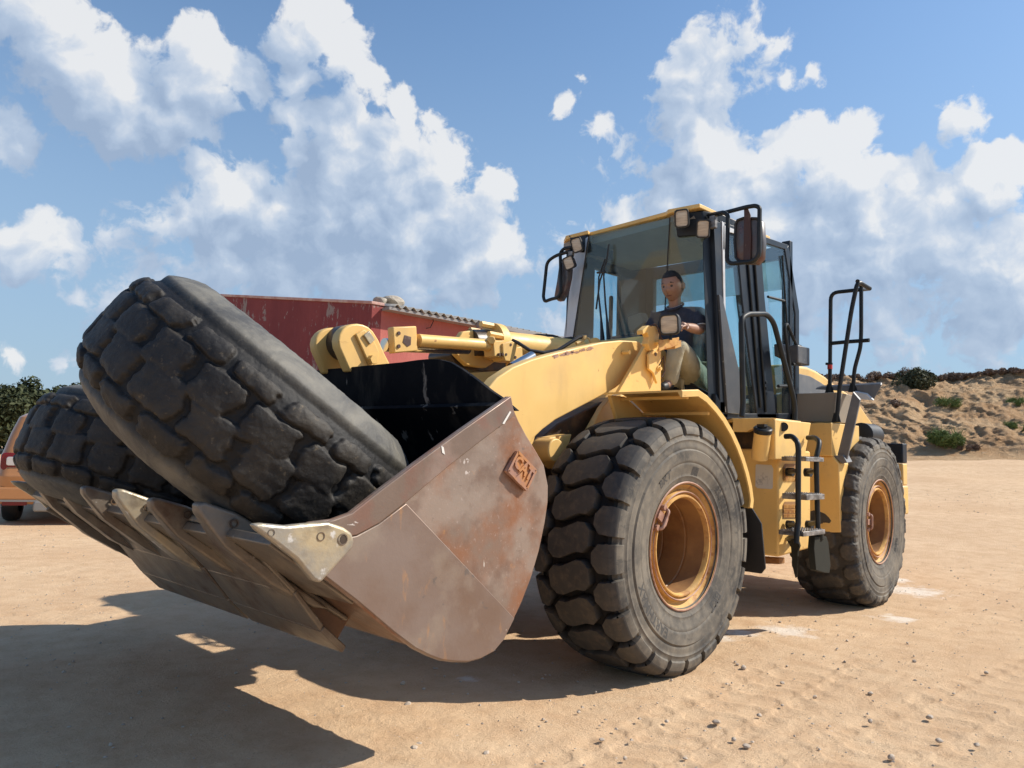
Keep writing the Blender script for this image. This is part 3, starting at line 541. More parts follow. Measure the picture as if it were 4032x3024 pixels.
# tower plate and lamp
tp = [A(x, y, 1, .80) for x, y in ((1335, 849), (1395, 745), (1404, 724), (1418, 727), (1428, 750), (1428, 849))]
tower = MB().prism(tp, (0, -.03, 0)).build('tower_plate', Y, LOADER, bevel=.004)
MB().prism([A(x, y, 1, .45) for x, y in ((1300, 870), (1385, 745), (1404, 724), (1440, 760), (1440, 870))], (0, -.9, 0)).build('loader_tower', Y, LOADER, bevel=.01)
lk_ = MB().prism([A(x, y, 1, .835) for x, y in ((1402, 765), (1408, 757), (1418, 755), (1424, 765), (1420, 835 - 6), (1412, 806), (1402, 797))], (0, -.02, 0))
lk_.build('link_plate', Y, LOADER, bevel=.004)
for px, py, r_ in ((1413, 797, .022), (1413, 797, .013), (1408, 741, .014), (1416, 737, .012), (1345, 762, .016)):
    c_ = A(px, py, 1, .80 if px > 1390 else .705); MB().cyl(c_, c_+X(0, .06 if r_ < .02 else .045, 0), r_, n=6 if r_ < .02 else 16).build('bolt', Y, LOADER, smooth=False)
c_ = A(1416, 765, 1, .837); MB().cyl(c_, c_+X(0, .002, 0), .014, n=16).build('pin_hole', GREASE, tower)
br = MB(); q_ = [A(x, y, 1, .83) for x, y in ((1388, 713), (1400, 703), (1418, 704), (1424, 722), (1421, 750), (1405, 758), (1399, 742), (1402, 727), (1398, 718), (1389, 722))]
br.prism(q_, (0, -.05, 0)); br.build('lamp_bracket', Y, LOADER, bevel=.003)
q_ = [A(x, y, 1, .92) for x, y in ((1423, 735), (1464, 729), (1467, 728), (1467, 743), (1450, 751), (1440, 753), (1424, 759))]
MB().prism(q_, (0, -.006, 0)).prism([A(x, y, 1, .80) for x, y in ((1428, 741), (1442, 738), (1442, 751), (1428, 756))], (0, .115, 0)).build('lamp_bracket', YR, LOADER, bevel=.002)
def lamp(c, fwd, up, w, h, parent, d=.07, mat=PLAST):
    f = Vector(fwd).normalized(); r = f.cross(Vector(up)).normalized(); u = r.cross(f)
    def rr(w_, h_, k, n=4, rad=.22):
        o = []
        for (sx, sy, a0) in ((1, 1, 0), (-1, 1, 90), (-1, -1, 180), (1, -1, 270)):
            for i in range(n+1):
                t = math.radians(a0+90*i/n); q = rad*min(w_, h_); o.append(Vector(c)+r*(sx*(w_/2-q)+q*math.cos(t))+u*(sy*(h_/2-q)+q*math.sin(t))+f*k)
        return o
    mb = MB(); A0, A1, A2 = rr(w*.72, h*.72, -d), rr(w, h, -.012), rr(w, h, .012); n = len(A0); A3 = rr(w*.86, h*.86, .014); A4 = rr(w*.83, h*.83, .002)
    mb.add(A0+A1+A2+A3+A4, [tuple(range(n))]+[(k*n+i, k*n+(i+1) % n, (k+1)*n+(i+1) % n, (k+1)*n+i) for k in range(4) for i in range(n)])
    o = mb.build('work_lamp', mat, parent, smooth=True, ang=45); L0 = rr(w*.84, h*.84, .004); c0 = Vector(c)+f*.010
    MB().add(L0+[c0], [(i, (i+1) % n, n) for i in range(n)]).build('lens', LENS, o if parent is LOADER else parent, smooth=True); return o
lcn = A(1446, 701, 1, .93); lamp(lcn, (.92, .12, -.12), (0, 0, 1), .15, .145, LOADER, .075)
MB().cyl(lcn+X(-.02, 0, -.07), lcn+X(-.02, 0, -.105), .010, n=8).build('lamp_stem', BLACK, LOADER)
MB().tube([A(1405, 704, 1, .83), A(1414, 699, 1, .84), A(1424, 712, 1, .86), A(1427, 728, 1, .86), A(1434, 737, 1, .87)], .006, 8).build('cable', MRUST, LOADER, smooth=True)
MB().tube([A(1424, 790, 1, .84), A(1433, 770, 1, .85), A(1436, 800, 1, .85), A(1430, 815, 1, .85)], .005, 6).build('cable', MRUST, LOADER, smooth=True)
# ---- tilt linkage in the middle
def pl(mb, pts, y, w): return mb.prism([A(px, py, 1, y) for px, py in pts], (0, w, 0))
lug = [(756, 803), (744, 775), (733, 750), (731, 735), (734, 721), (741, 711), (750, 704), (761, 700), (773, 699), (785, 701), (796, 706), (806, 715), (818, 734), (832, 765), (845, 790), (848, 805)]
e_ = MB(); pl(e_, lug, .16, -.075)
e_.build('lever_lug', Y, LOADER, bevel=.010, seg=3, label='near plate of the bucket lever with a keeper bolted on')
e_ = MB(); e_.prism([A(px, py, 1, .16)+X(0, -.245, 0) for px, py in lug], (0, -.065, 0)); e_.build('lever_lug', Y, LOADER, bevel=.010)
pc = A(788, 735, 1, .16); MB().cyl(X(pc.x, -.09, pc.z-.0), X(pc.x, .085, pc.z), .105, n=32).build('lever_boss', GREASE, LOADER, smooth=True)
kp = [(765, 722), (784, 712), (805, 738), (816, 762), (812, 785), (796, 792), (782, 760)]
pl(MB(), kp, .162, .018).build('keeper_plate', Y, LOADER, bevel=.005); pl(MB(), [(783, 724), (795, 715), (808, 734), (797, 745)], .181, .014).build('pin_end', STEEL, LOADER, bevel=.004)
c_ = A(801, 777, 1, .18); MB().cyl(c_, c_+X(0, .035, 0), .026, n=6).build('bolt', Y, LOADER)
r0 = A(830, 745, 1, .03); r1 = A(1010, 752, 1, .03)
MB().cyl(r0, r1, .042, n=24).build('tilt_rod', CHROME, LOADER, smooth=True)
bx = [(849, 706), (900, 704), (903, 758), (852, 763)]
MB().prism([A(px, py, 1, .12) for px, py in bx], (0, -.06, 0)).build('stop_box', Y, LOADER, bevel=.008)
for px, py in ((861, 720), (861, 748)):
    c_ = A(px, py, 1, .122); MB().cyl(c_, c_+X(0, .006, 0), .012, n=12).build('bolt', MRUST, LOADER)
sb = MB(); c_ = A(879, 737, 1, .121); sb.prism([c_+X(-.03, 0, .03), c_+X(.02, 0, .035), c_+X(.032, 0, -.01), c_+X(-.005, 0, -.035), c_+X(-.03, 0, -.02)], (0, .002, 0)); sb.build('oil_stain', MRUST, LOADER)
t0 = A(903, 735, 1, .10); t1 = A(1083, 748, 1, .10); MB().cyl(t0, t1, .040, n=24).build('guard_tube', Y, LOADER, smooth=True)
cl = MB(); pl(cl, ((1066, 737), (1090, 735), (1094, 768), (1083, 773), (1068, 770)), .155, -.10); pl(cl, ((1086, 742), (1106, 736), (1118, 744), (1114, 782), (1092, 780), (1087, 765)), .17, -.12); pl(cl, ((1112, 752), (1128, 748), (1130, 775), (1114, 778)), .16, -.08)
cl.tube([A(1100, 775, 1, .10), A(1100, 800, 1, .10), A(1096, 815, 1, .10)], [.026, .024, .02], 14); cl.cyl(A(1058, 735, 1, .10), A(1062, 735, 1, .16), .03, n=6)
cl.build('pipe_clamp', Y, LOADER, bevel=.005)
for px, py in ((1076, 766), (1083, 766), (1090, 766), (1110, 772), (1100, 745)):
    c_ = A(px, py, 1, .156); MB().cyl(c_, c_+X(0, .018, 0), .010, n=6).build('bolt', MRUST, LOADER)
cy0 = A(1085, 742, 1, -.02); cy1 = A(1245, 758, 1, -.02)
MB().cyl(A(1060, 738, 1, -.05), A(1075, 740, 1, -.05), .135, n=28).cyl(A(1072, 740, 1, -.05), cy1, .088, n=32).build('tilt_cylinder', Y, LOADER, smooth=True)
MB().cyl(A(1015, 742, 1, -.1), A(1062, 742, 1, -.1), .10, n=24).build('cylinder_head', GREASE, LOADER, smooth=True)
hx = MB()
for k in range(6):
    t = math.pi*2*k/6+.3; c_ = A(1052, 738, 1, -.05)+X(0, .115*math.cos(t), .115*math.sin(t)); hx.cyl(c_+X(-.06, 0, 0), c_+X(.09, 0, 0), .022, n=6)
hx.build('head_bolt', Y, LOADER)
pl(MB(), ((973, 768), (980, 745), (1000, 730), (1080, 745), (1112, 775), (1100, 800), (1040, 803), (985, 792)), -.13, -.25).build('trunnion_block', GREASE, LOADER, bevel=.01)
tr_ = MB(); pl(tr_, ((985, 740), (1000, 716), (1035, 711), (1062, 720), (1085, 748), (1080, 775), (1050, 795), (1010, 790), (985, 765)), -.06, -.05); tr_.build('trunnion_plate', Y, LOADER, bevel=.008)
ce_ = MB().lathe(A(1250, 757, 1, -.10), (0, 1, 0), [(-.02, .0), (-.02, .09), (.18, .09), (.18, 0)], 24); pl(ce_, ((1245, 770), (1225, 775), (1222, 745), (1240, 735), (1262, 738), (1290, 775)), .06, -.03); ce_.build('cylinder_eye', Y, LOADER, smooth=True, ang=35)
ho = MB().tube([A(1107, 735, 1, .14), A(1118, 740, 1, .18), A(1145, 757, 1, .25), A(1175, 762, 1, .30), A(1205, 757, 1, .34), A(1232, 740, 1, .38), A(1250, 729, 1, .4), A(1266, 726, 1, .42)], .013, 10)
ho.build('hydraulic_hose', PLAST, LOADER, smooth=True)
ho = MB().tube([A(1130, 732, 1, -.2), A(1160, 726, 1, -.2), A(1195, 728, 1, -.2), A(1215, 735, 1, -.2), A(1235, 732, 1, -.2)], .02, 8)
ho.build('hydraulic_hose', PLAST, LOADER, smooth=True)
MB().cyl(A(1262, 725, 1, .42), A(1262, 733, 1, .42), .016, n=8).tube([A(1262, 727, 1, .42), A(1272, 731, 1, .42), A(1278, 745, 1, .42)], .006, 8).tube([A(1245, 742, 1, .40), A(1258, 736, 1, .41), A(1263, 729, 1, .42)], .012, 8).build('hose_fitting', Y, LOADER, smooth=True)
# chrome rod of a lift cylinder under the arm
MB().cyl(A(1105, 795, 1, .5), A(1150, 770, 1, .5), .035, n=16).build('lift_rod', CHROME, LOADER, smooth=True)
# ---- front fenders
fo = [(1478, 846), (1508, 844), (1528, 858), (1548, 880), (1565, 903), (1582, 932), (1596, 963), (1606, 990), (1615, 1020), (1622, 1050), (1626, 1080), (1624, 1098)]
fo3 = [A(x, y, 1, 1.38) for x, y in fo]; fo3[0] = X(.12, 1.38, fo3[0].z)
for s_ in (1, -1):
    fm = MB(); yi = .80; k_ = []
    for i in range(len(fo3)-1):
        a, b = fo3[i], fo3[i+1]; a2 = X(a.x, 0, a.z); nrm = Vector((-(b.z-a.z), 0, b.x-a.x)).normalized(); nrm = nrm if nrm.dot(X(a.x, 0, a.z-.76)) > 0 else -nrm
        k_.append(nrm)
    nr_ = [k_[0]]+[(k_[i]+k_[i+1]).normalized() for i in range(len(k_)-1)]+[k_[-1]]
    vs = []
    for a, n1 in zip(fo3, nr_):
        o_ = X(a.x, 0, a.z)
        for (yy, h) in ((yi, -.004), (1.355, -.004), (1.372, -.035), (1.385, -.035), (1.388, .0), (1.380, .008), (yi, .010)): vs.append(o_+n1*h+X(0, yy*s_, 0))
    m7 = 7; fs = [(i*m7+k, (i+1)*m7+k, (i+1)*m7+(k+1) % m7, i*m7+(k+1) % m7) for i in range(len(fo3)-1) for k in range(m7)]+[tuple(range(m7)), tuple((len(fo3)-1)*m7+k for k in range(m7))]
    fd = fm.add(vs, fs).build('front_fender', Y, LOADER, smooth=True, ang=40)
    # inner web carrying the fender
    web = MB().prism([X(.09, .83*s_, 1.68), X(-.07, .83*s_, 1.68), X(-.35, .83*s_, 1.55), X(-.62, .83*s_, 1.25), X(-.68, .83*s_, 1.0), X(-.5, .83*s_, 1.0), X(-.3, .83*s_, 1.3), X(-.1, .83*s_, 1.42), X(.0, .83*s_, 1.50), X(.05, .83*s_, 1.60)], (0, -.03*s_, 0)); web.build('fender_bracket', Y, LOADER, bevel=.004)
    rb_ = MB()
    for xx, zz in ((-.02, 1.66), (-.27, 1.575)): rb_.box((xx, 1.08*s_, zz), (.02, .52, .022))
    rb_.build('fender_rib', Y, LOADER, bevel=.004)
fl = [X(-.80, 1.24, 1.02), X(-.80, 1.30, 1.05), X(-.86, 1.40, .86), X(-.90, 1.41, .56), X(-.90, 1.38, .52), X(-.90, 1.02, .52), X(-.80, 1.0, 1.02)]
MB().hexa(fl, [p_+X(-.014, 0, 0) for p_ in fl]).build('mud_flap', PLAST, LOADER, bevel=.003)
def Z4(X_, Y_): return ((2900+X_/2.553)/1.8228, (1650+Y_/2.553)/1.8228)
def Z8(X_, Y_): return ((3200+X_/2.2115)/1.8228, (1350+Y_/2.2115)/1.8228)
def ZE(X_, Y_): return ((2600+X_/2.553)/1.8228, (1250+Y_/2.553)/1.8228)
def ZM(X_, Y_): return ((2600+X_/3.19)/1.8228, (780+Y_/3.19)/1.8228)
def ZR(X_, Y_): return ((2100+X_/3.3175)/1.8228, (850+Y_/3.3175)/1.8228)
def Z5(X_, Y_): return ((2800+X_/1.1844)/1.8228, (1050+Y_/1.1844)/1.8228)
def ZC(X_, Y_): return ((2050+X_/1.7464)/1.8228, (750+Y_/1.7464)/1.8228)
# ---- left service box with the ladder
bx0 = A(1682, 1100, 1, 1.15).x; zt = 1.22; bz = A(1685, 1203, 1, 1.15).z; bxr = A(*Z4(748, 1340), 1, 1.15).x
MB().hexa([X(bx0, .50, bz), X(bx0, 1.15, bz), X(bxr, 1.15, bz+.03), X(bxr, .50, bz+.03)], [X(bx0, .50, 1.375), X(bx0, 1.15, 1.375), X(bxr, 1.15, 1.375), X(bxr, .50, 1.375)]).build('service_box', Y, LOADER, bevel=.018, seg=3, label='tall yellow box behind the front wheel with louvres and a faded sticker')
ub = [A(*Z4(x, y), 1, 1.20) for x, y in ((388, 0), (752, 38), (690, 370), (660, 408), (388, 408))]
ux = ub[0].x
pb = MB().prism(ub, (0, -.10, 0)).box((ux-.32, .80, 1.60), (.5, .7, .03)); pb.build('platform_box', Y, LOADER, bevel=.008)
bt = A(1583, 904, 0, ux+.004); bb_ = A(1583, 933, 0, ux+.004)
MB().hexa([X(ux+.006, bt.y, bt.z), X(ux+.006, 1.19, bt.z), X(ux+.006, 1.19-.22, bb_.z), X(ux+.006, bt.y, bb_.z)], [X(ux-.05, bt.y, bt.z), X(ux-.05, 1.19, bt.z), X(ux-.05, 1.19-.22, bb_.z), X(ux-.05, bt.y, bb_.z)]).build('platform_beam', Y, LOADER, bevel=.004)
MB().box((bx0-.34, .78, 1.47), (.50, .56, .19)).build('dark_recess', GREASE, LOADER)
# filler neck
n0 = A(*Z4(238, 330), 0, ux+.045); n1 = A(*Z4(265, 110), 0, ux+.09)
MB().cyl(n0+(n0-n1)*.3, n1, .062, n=28).build('filler_neck', Y, LOADER, smooth=True)
ax_ = (n1-n0).normalized(); cp = MB().lathe(n1, ax_, [(-.02, .068), (.012, .070), (.020, .062), (.022, .0)], 28, False); cp.cyl(n1+ax_*.02, n1+ax_*.038, .03, n=6); cp.box(n1+ax_*.035+X(.0, -.01, .0), (.05, .06, .02)); cp.build('filler_cap', BLACK, LOADER, smooth=True, ang=40)
# sticker
st_m, nt_, nn_, lk2, bs_ = mat_new('faded_sticker'); vv_ = _vec(nn_, lk2, 'Object'); mp_ = nn_.new('ShaderNodeMapping'); lk2.new(vv_, mp_.inputs[0]); mp_.inputs['Scale'].default_value = (1, 1, 1)
vo_ = nn_.new('ShaderNodeTexVoronoi'); vo_.inputs['Scale'].default_value = 60; vo_.distance = 'CHEBYCHEV'; lk2.new(mp_.outputs[0], vo_.inputs['Vector'])
c_ = _mix(nn_, lk2, M(nn_, lk2, 'MULTIPLY', _mr(nn_, lk2, vo_.outputs['Distance'], .3, .5), _mr(nn_, lk2, _noise(nn_, lk2, vv_, 9, 3), .5, .6)), (.62, .60, .56), (.42, .40, .38)); lk2.new(c_, bs_.inputs['Base Color']); bs_.inputs['Roughness'].default_value = .6
sq = [A(*Z4(x, y), 0, bx0+.004) for x, y in ((200, 455), (350, 462), (368, 500), (362, 695), (345, 704), (210, 695), (190, 675), (192, 470))]
MB().hexa(sq, [p_+X(-.003, 0, 0) for p_ in sq]).build('sticker', st_m, LOADER)
# louvres
lv = MB()
for (y0_, nrow) in ((515, 3), (880, 3)):
    for r_ in range(nrow):
        for k in range(10):
            p_ = A(*Z4(478+k*13.5, y0_+r_*46), 1, 1.154); lv.prism([p_+X(.006, 0, .012), p_+X(-.006, 0, .016), p_+X(-.010, 0, -.012), p_+X(.002, 0, -.016)], (0, .006, 0))
lv.build('louvre', YR, LOADER)
for (a_, b_) in (((470, 450), (605, 610)), ((470, 830), (605, 1000))):
    p_ = [A(*Z4(x, y), 1, 1.1525) for x, y in ((a_[0]+15, a_[1]), (b_[0]+30, a_[1]), (b_[0]+30, b_[1]), (a_[0]-5, b_[1]), (a_[0]-5, a_[1]+40))]
    MB().prism(p_, (0, .0015, 0)).build('louvre_shade', GREASE if False else YI, LOADER)  # thin darker sheet paints the shade lying on the box round the louvres
# ladder
lp1 = [A(*Z4(x, y), 1, yy) for x, y, yy in ((490, 175, 1.30), (560, 172, 1.36), (612, 230, 1.42), (622, 300, 1.43), (620, 700, 1.43), (620, 1060, 1.43), (608, 1130, 1.43), (603, 1250, 1.43))]
lp2 = [A(*Z4(x, y), 1, yy) for x, y, yy in ((715, 188, 1.22), (790, 185, 1.30), (832, 225, 1.36), (828, 280, 1.37), (803, 370, 1.37), (803, 500, 1.37), (810, 800, 1.37), (818, 1110, 1.37))]
lad = MB().tube(fillet(lp1, .05), .020, 12).tube(fillet(lp2, .05), .020, 12)
for (X0, Y0, X1, Y1, yy, yl) in ((520, 530, 620, 520, 1.17, 1.43), (520, 1060, 620, 1068, 1.17, 1.43), (700, 535, 800, 520, 1.20, 1.37), (715, 1060, 815, 1040, 1.20, 1.37)):
    a_ = A(*Z4(X0, Y0), 1, yy); b_ = A(*Z4(X1, Y1), 1, yl); lad.cyl(a_, b_, .018, n=10); lad.cyl(a_+X(.02, 0, 0), a_+X(.02, .05, 0), .035, n=14)
lad.cyl(A(*Z4(525, 1200), 1, 1.2), A(*Z4(625, 1140), 1, 1.42), .02, n=10)
lad.build('ladder', BLACK, LOADER, smooth=True)
STEPM = layered('step_metal', (.13, .125, .125), [((.42, .40, .38), 10, .42, .62, .8, (1, 1, 2)), ((.07, .06, .05), 20, .55, .7, .5)], .45, .15, (70, .4, .003), metal=.4)
for (xl, xm, xr, yt, yb) in ((550, 698, 880, 382, 424), (548, 705, 886, 752, 808), (540, 672, 892, 1118, 1165)):
    c0 = A(*Z4(xm, yt+8), 1, 1.43); c1 = A(*Z4(xr, yt), 1, 1.43); zz = (c0.z+c1.z)/2; h_ = (yb-yt)/2.553*.0019
    st = MB().box(((c0.x+c1.x)/2, 1.335, zz-h_/2), (abs(c0.x-c1.x), .19, h_))
    for k in range(9):
        for j in range(5): st.cyl(X(c1.x+.02+(c0.x-c1.x-.04)*k/8, 1.26+j*.037, zz-.002), X(c1.x+.02+(c0.x-c1.x-.04)*k/8, 1.26+j*.037, zz+.006), .007, n=6)
    st.build('step', STEPM, LOADER, bevel=.003)
hs = MB(); q1_ = [A(*Z4(x, y), 0, bx0-.12) for x, y in ((500, 1180), (615, 1215), (632, 1275), (612, 1340), (605, 1560), (590, 1600), (560, 1480), (545, 1290), (500, 1215))]
hs.hexa(q1_, [p_+X(-.03, 0, 0) for p_ in q1_]); q2_ = [A(*Z4(x, y), 1, 1.40) for x, y in ((790, 1180), (905, 1182), (925, 1240), (948, 1470), (935, 1550), (880, 1545), (800, 1520), (780, 1300))]
hs.prism(q2_, (0, -.05, 0)); hs.cyl(A(*Z4(830, 1150), 1, 1.38), A(*Z4(830, 1210), 1, 1.38), .035, n=14); hs.build('hanging_strap', OLIVE, LOADER, bevel=.004)
q3_ = [A(*Z4(x, y), 0, bx0-.4) for x, y in ((200, 1385), (430, 1400), (430, 1460), (200, 1450))]; MB().hexa(q3_, [p_+X(-.1, 0, 0) for p_ in q3_]).build('belly_bracket', YI, LOADER, bevel=.004)
MB().tube([A(*Z4(200, 690), 0, bx0+.004), A(*Z4(200, 690), 0, bx0+.003)+X(0, .001, -.001)], .001, 4).build('sticker_edge', st_m, LOADER) if False else None
# ---- rear fender boxes
RX = -2.62
def frontp(pts, xx, dx, name, mat, **k):
    q = [A(*p_, 0, xx) for p_ in pts]; return MB().hexa(q, [p_+X(dx, 0, 0) for p_ in q]).build(name, mat, LOADER, **k)
frontp([Z4(x, y) for x, y in ((700, 372), (970, 372), (1030, 450), (1048, 1140), (835, 1138), (750, 1150), (700, 1160))], RX, -.28, 'rear_fender_box', Y, bevel=.008)
frontp([Z4(x, y) for x, y in ((700, 40), (955, 36), (960, 372), (700, 372))], RX+.03, -.62, 'rear_step_box', Y, bevel=.006)
frontp([ZE(x, y) for x, y in ((1370, 765), (1775, 752), (1742, 1052), (1370, 1048))], RX-.12, -.5, 'battery_box', BEIGE, bevel=.006, label='dull beige box behind the cab under the rear handrail')
gs = [A(*Z8(x, y), 1, 1.30) for x, y in ((348, 428), (412, 500), (285, 1052), (215, 975))]; g0 = [A(*Z8(x, y), 0, RX-.05) for x, y in ((348, 428), (412, 500), (290, 1050), (215, 975))]
MB().hexa(g0, [p_+X(-.03, .0, .01) for p_ in g0]).build('fender_strip', FGREY, LOADER, bevel=.004)
g0 = [A(*Z8(x, y), 0, RX-.02) for x, y in ((180, 985), (262, 975), (300, 1045), (248, 1052))]; MB().hexa(g0, [p_+X(-.12, .0, .01) for p_ in g0]).build('fender_strip', FGREY, LOADER, bevel=.004)
g1 = [A(*Z8(x, y), 0, RX-.35) for x, y in ((20, 405), (75, 385), (588, 358), (598, 372), (528, 502), (405, 490), (362, 428))]; MB().hexa(g1, [p_+X(-.03, 0, .02) for p_ in g1]).build('fender_top', FGREY, LOADER, bevel=.004)
g2 = [A(*Z8(x, y), 0, RX-.30) for x, y in ((365, 425), (470, 445), (530, 502), (408, 492))]; MB().hexa(g2, [p_+X(-.02, 0, .01) for p_ in g2]).build('fender_top', LGREY, LOADER, bevel=.003)
rot_ = Matrix.Rotation(ART, 3, 'Z')
rf = MB(); fr2 = []
for k in range(13):
    t = math.radians(20+k*10.5); fr2.append((-3.40+.98*math.cos(t), .70+.98*math.sin(t)))
rf.hexa([X(x, .78, z) for x, z in fr2]+[X(x*.985-.05, .78, z-.02) for x, z in fr2[::-1]], [X(x, 1.12, z) for x, z in fr2]+[X(x*.985-.05, 1.12, z-.02) for x, z in fr2[::-1]])
mm = A(*Z8(437, 800), 1, .92); MB().lathe(mm, (1, 0, 0), [(-.25, 0), (-.25, .12), (.05, .12), (.06, .10), (.06, 0)], 24).build('intake_bowl', PLAST, LOADER, smooth=True, ang=40)
# hood
hp = [A(x, y, 1, .62) for x, y in ((1700, 786), (1727, 789), (1745, 792), (1765, 801), (1785, 814), (1800, 827), (1822, 842), (1850, 862))]; hb_ = hp[0].z-.75
MB().prism(hp+[X(hp[-1].x-.5, .62, hp[-1].z-.25), X(hp[-1].x-.5, .62, hb_), X(hp[0].x+.1, .62, hb_)], (0, -1.24, 0)).build('engine_hood', Y, LOADER, bevel=.03, seg=3, smooth=True)
gp_ = [A(x, y, 1, .625) for x, y in ((1700, 806), (1727, 808), (1748, 813), (1770, 826), (1792, 842), (1810, 860), (1810, 900), (1700, 900))]; MB().prism(gp_, (0, .012, 0)).build('hood_panel', FGREY, LOADER, bevel=.003)
# counterweight
CX = -4.62; c0 = A(*Z8(785, 875), 0, CX); c1 = A(*Z8(785, 1048), 0, CX); c2 = A(*Z8(790, 1240), 0, CX); c3 = A(*Z8(780, 1495), 0, CX); ye = c0.y
cw_x = A(*Z8(822, 880), 1, ye).x
MB().hexa([X(CX, -ye, c1.z), X(CX, ye, c1.z), X(cw_x, ye, c1.z), X(cw_x, -ye, c1.z)], [X(CX, -ye, c0.z), X(CX, ye, c0.z), X(cw_x, ye, c0.z), X(cw_x, -ye, c0.z)]).build('counterweight_top', NAVY, LOADER, bevel=.012)
MB().hexa([X(CX, -ye, c2.z), X(CX, ye, c2.z), X(cw_x, ye, c2.z), X(cw_x, -ye, c2.z)], [X(CX, -ye, c1.z-.004), X(CX, ye, c1.z-.004), X(cw_x, ye, c1.z-.004), X(cw_x, -ye, c1.z-.004)]).build('counterweight', Y, LOADER, bevel=.012)
MB().hexa([X(CX+.04, -ye+.05, c3.z), X(CX+.04, ye+.01, c3.z), X(cw_x, ye+.01, c3.z), X(cw_x, -ye+.05, c3.z)], [X(CX+.04, -ye+.05, c2.z-.004), X(CX+.04, ye+.01, c2.z-.004), X(cw_x, ye+.01, c2.z-.004), X(cw_x, -ye+.05, c2.z-.004)]).build('counterweight', Y, LOADER, bevel=.02)
# rear handrail
hr = MB(); PX = RX-.35; PB = RX-.05
P_ = lambda X_, Y_, xx=PX: A(*Z5(X_, Y_), 0, xx)
hr.tube(fillet([P_(553, 585), P_(555, 440), P_(558, 122), P_(640, 113), P_(700, 107), A(*Z5(740, 103), 1, 1.25)], .07), .018, 10)
hr.tube(fillet([P_(585, 722, PB), P_(600, 560, PB), P_(655, 200, PB), P_(683, 68, PB), P_(740, 102, PB-.2)], .06), .019, 10)
hr.tube(fillet([P_(662, 582), P_(668, 480), P_(697, 375), P_(700, 300), P_(700, 85)], .05), .018, 10)
hr.tube([P_(556, 358), P_(640, 350), P_(738, 343)], .018, 10)
hr.tube([P_(700, 88), P_(690, 72, PX+.1), P_(683, 68, PB)], .018, 10)
for q in (P_(553, 583), P_(662, 580), P_(585, 720, PB)): hr.prism([q+X(0, -.04, -.01), q+X(0, .04, -.01), q+X(0, .02, .07), q+X(0, -.02, .07)], (.01, 0, 0))
hr.build('rear_handrail', BLACK, LOADER, smooth=True); 
REDM, _, _, _, bq = mat_new('red_tape'); bq.inputs['Base Color'].default_value = (.5, .03, .02, 1)
MB().cyl(P_(554, 478), P_(554, 458), .0225, n=12).build('red_tape', REDM, LOADER); MB().cyl(P_(535, 453), P_(565, 453), .012, n=8).build('clamp', BLACK, LOADER)
# grab rail by the door
g = MB(); GP = lambda X_, Y_, yy=1.12: A(*ZC(X_, Y_), 1, yy)
g.tube(fillet([GP(1522, 1555), GP(1530, 1475), GP(1516, 880), GP(1560, 850), GP(1690, 848), GP(1740, 905), GP(1888, 1470), GP(1885, 1640), GP(1825, 1655)], .10), .021, 12)
g.cyl(GP(1808, 1625, 1.19)+X(0, 0, .0), GP(1808, 1625, 1.215), .035, n=16)
g.tube(fillet([A(*ZE(x, y), 1, .95) for x, y in ((1185, 690), (1285, 690), (1322, 650), (1250, 95), (1272, 60), (1370, 285), (1418, 290), (1432, 440), (1400, 470), (1330, 470))], .04), .014, 10)
g.build('grab_rail', BLACK, LOADER, smooth=True)
q_ = [A(*ZE(x, y), 1, .90) for x, y in ((1205, 262), (1260, 268), (1340, 300), (1345, 450), (1290, 425), (1210, 385))]; MB().prism(q_, (0, -.06, 0)).box(A(*ZE(1390, 385), 1, .93), (.24, .10, .16)).build('lamp_box', GREYP, LOADER, bevel=.01)
# ---- cab
def S(x, y, yy=.80): return A(x, y, 1, yy)
zr = 3.29
ro = [A(x, y, 2, zr) for x, y in ((1222, 509), (1270, 497), (1275, 501), (1438, 457), (1443, 452), (1511, 439), (1520, 443), (1664, 511))]
ro += [X(ro[-1].x, -.78, zr), X(ro[0].x-.1, -.80, zr)]
cab = MB().prism(ro, (0, 0, -.035)).build('cab', Y, LOADER, bevel=.006)
hl = [p_+X(-.05 if i < 8 else 0, 0, -.037) for i, p_ in enumerate(ro)]; hl[6] = hl[5]+X(-.02, -.06, 0); hl[5] = hl[5]+X(0, -.08, 0); hl[7] = hl[7]+X(0, -.06, 0)
MB().prism(hl, (0, 0, -.06)).build('roof_lining', BEIGE, cab)
# ear housings
MB().hexa([X(-1.13, .50, 3.25), X(-1.19, .72, 3.25), X(-1.35, .80, 3.25), X(-1.6, .80, 3.25), X(-1.6, .5, 3.25)], [X(-1.15, .52, 3.06), X(-1.25, .74, 3.06), X(-1.38, .79, 3.08), X(-1.6, .79, 3.10), X(-1.6, .52, 3.06)]).build('roof_corner', NAVY, cab, bevel=.01)
eR = [A(x, y, 0, -1.18) for x, y in ((1226, 508), (1268, 500), (1266, 546), (1246, 543))]; MB().hexa(eR, [p_+X(-.4, 0, 0) for p_ in eR]).build('roof_corner', NAVY, cab, bevel=.01)
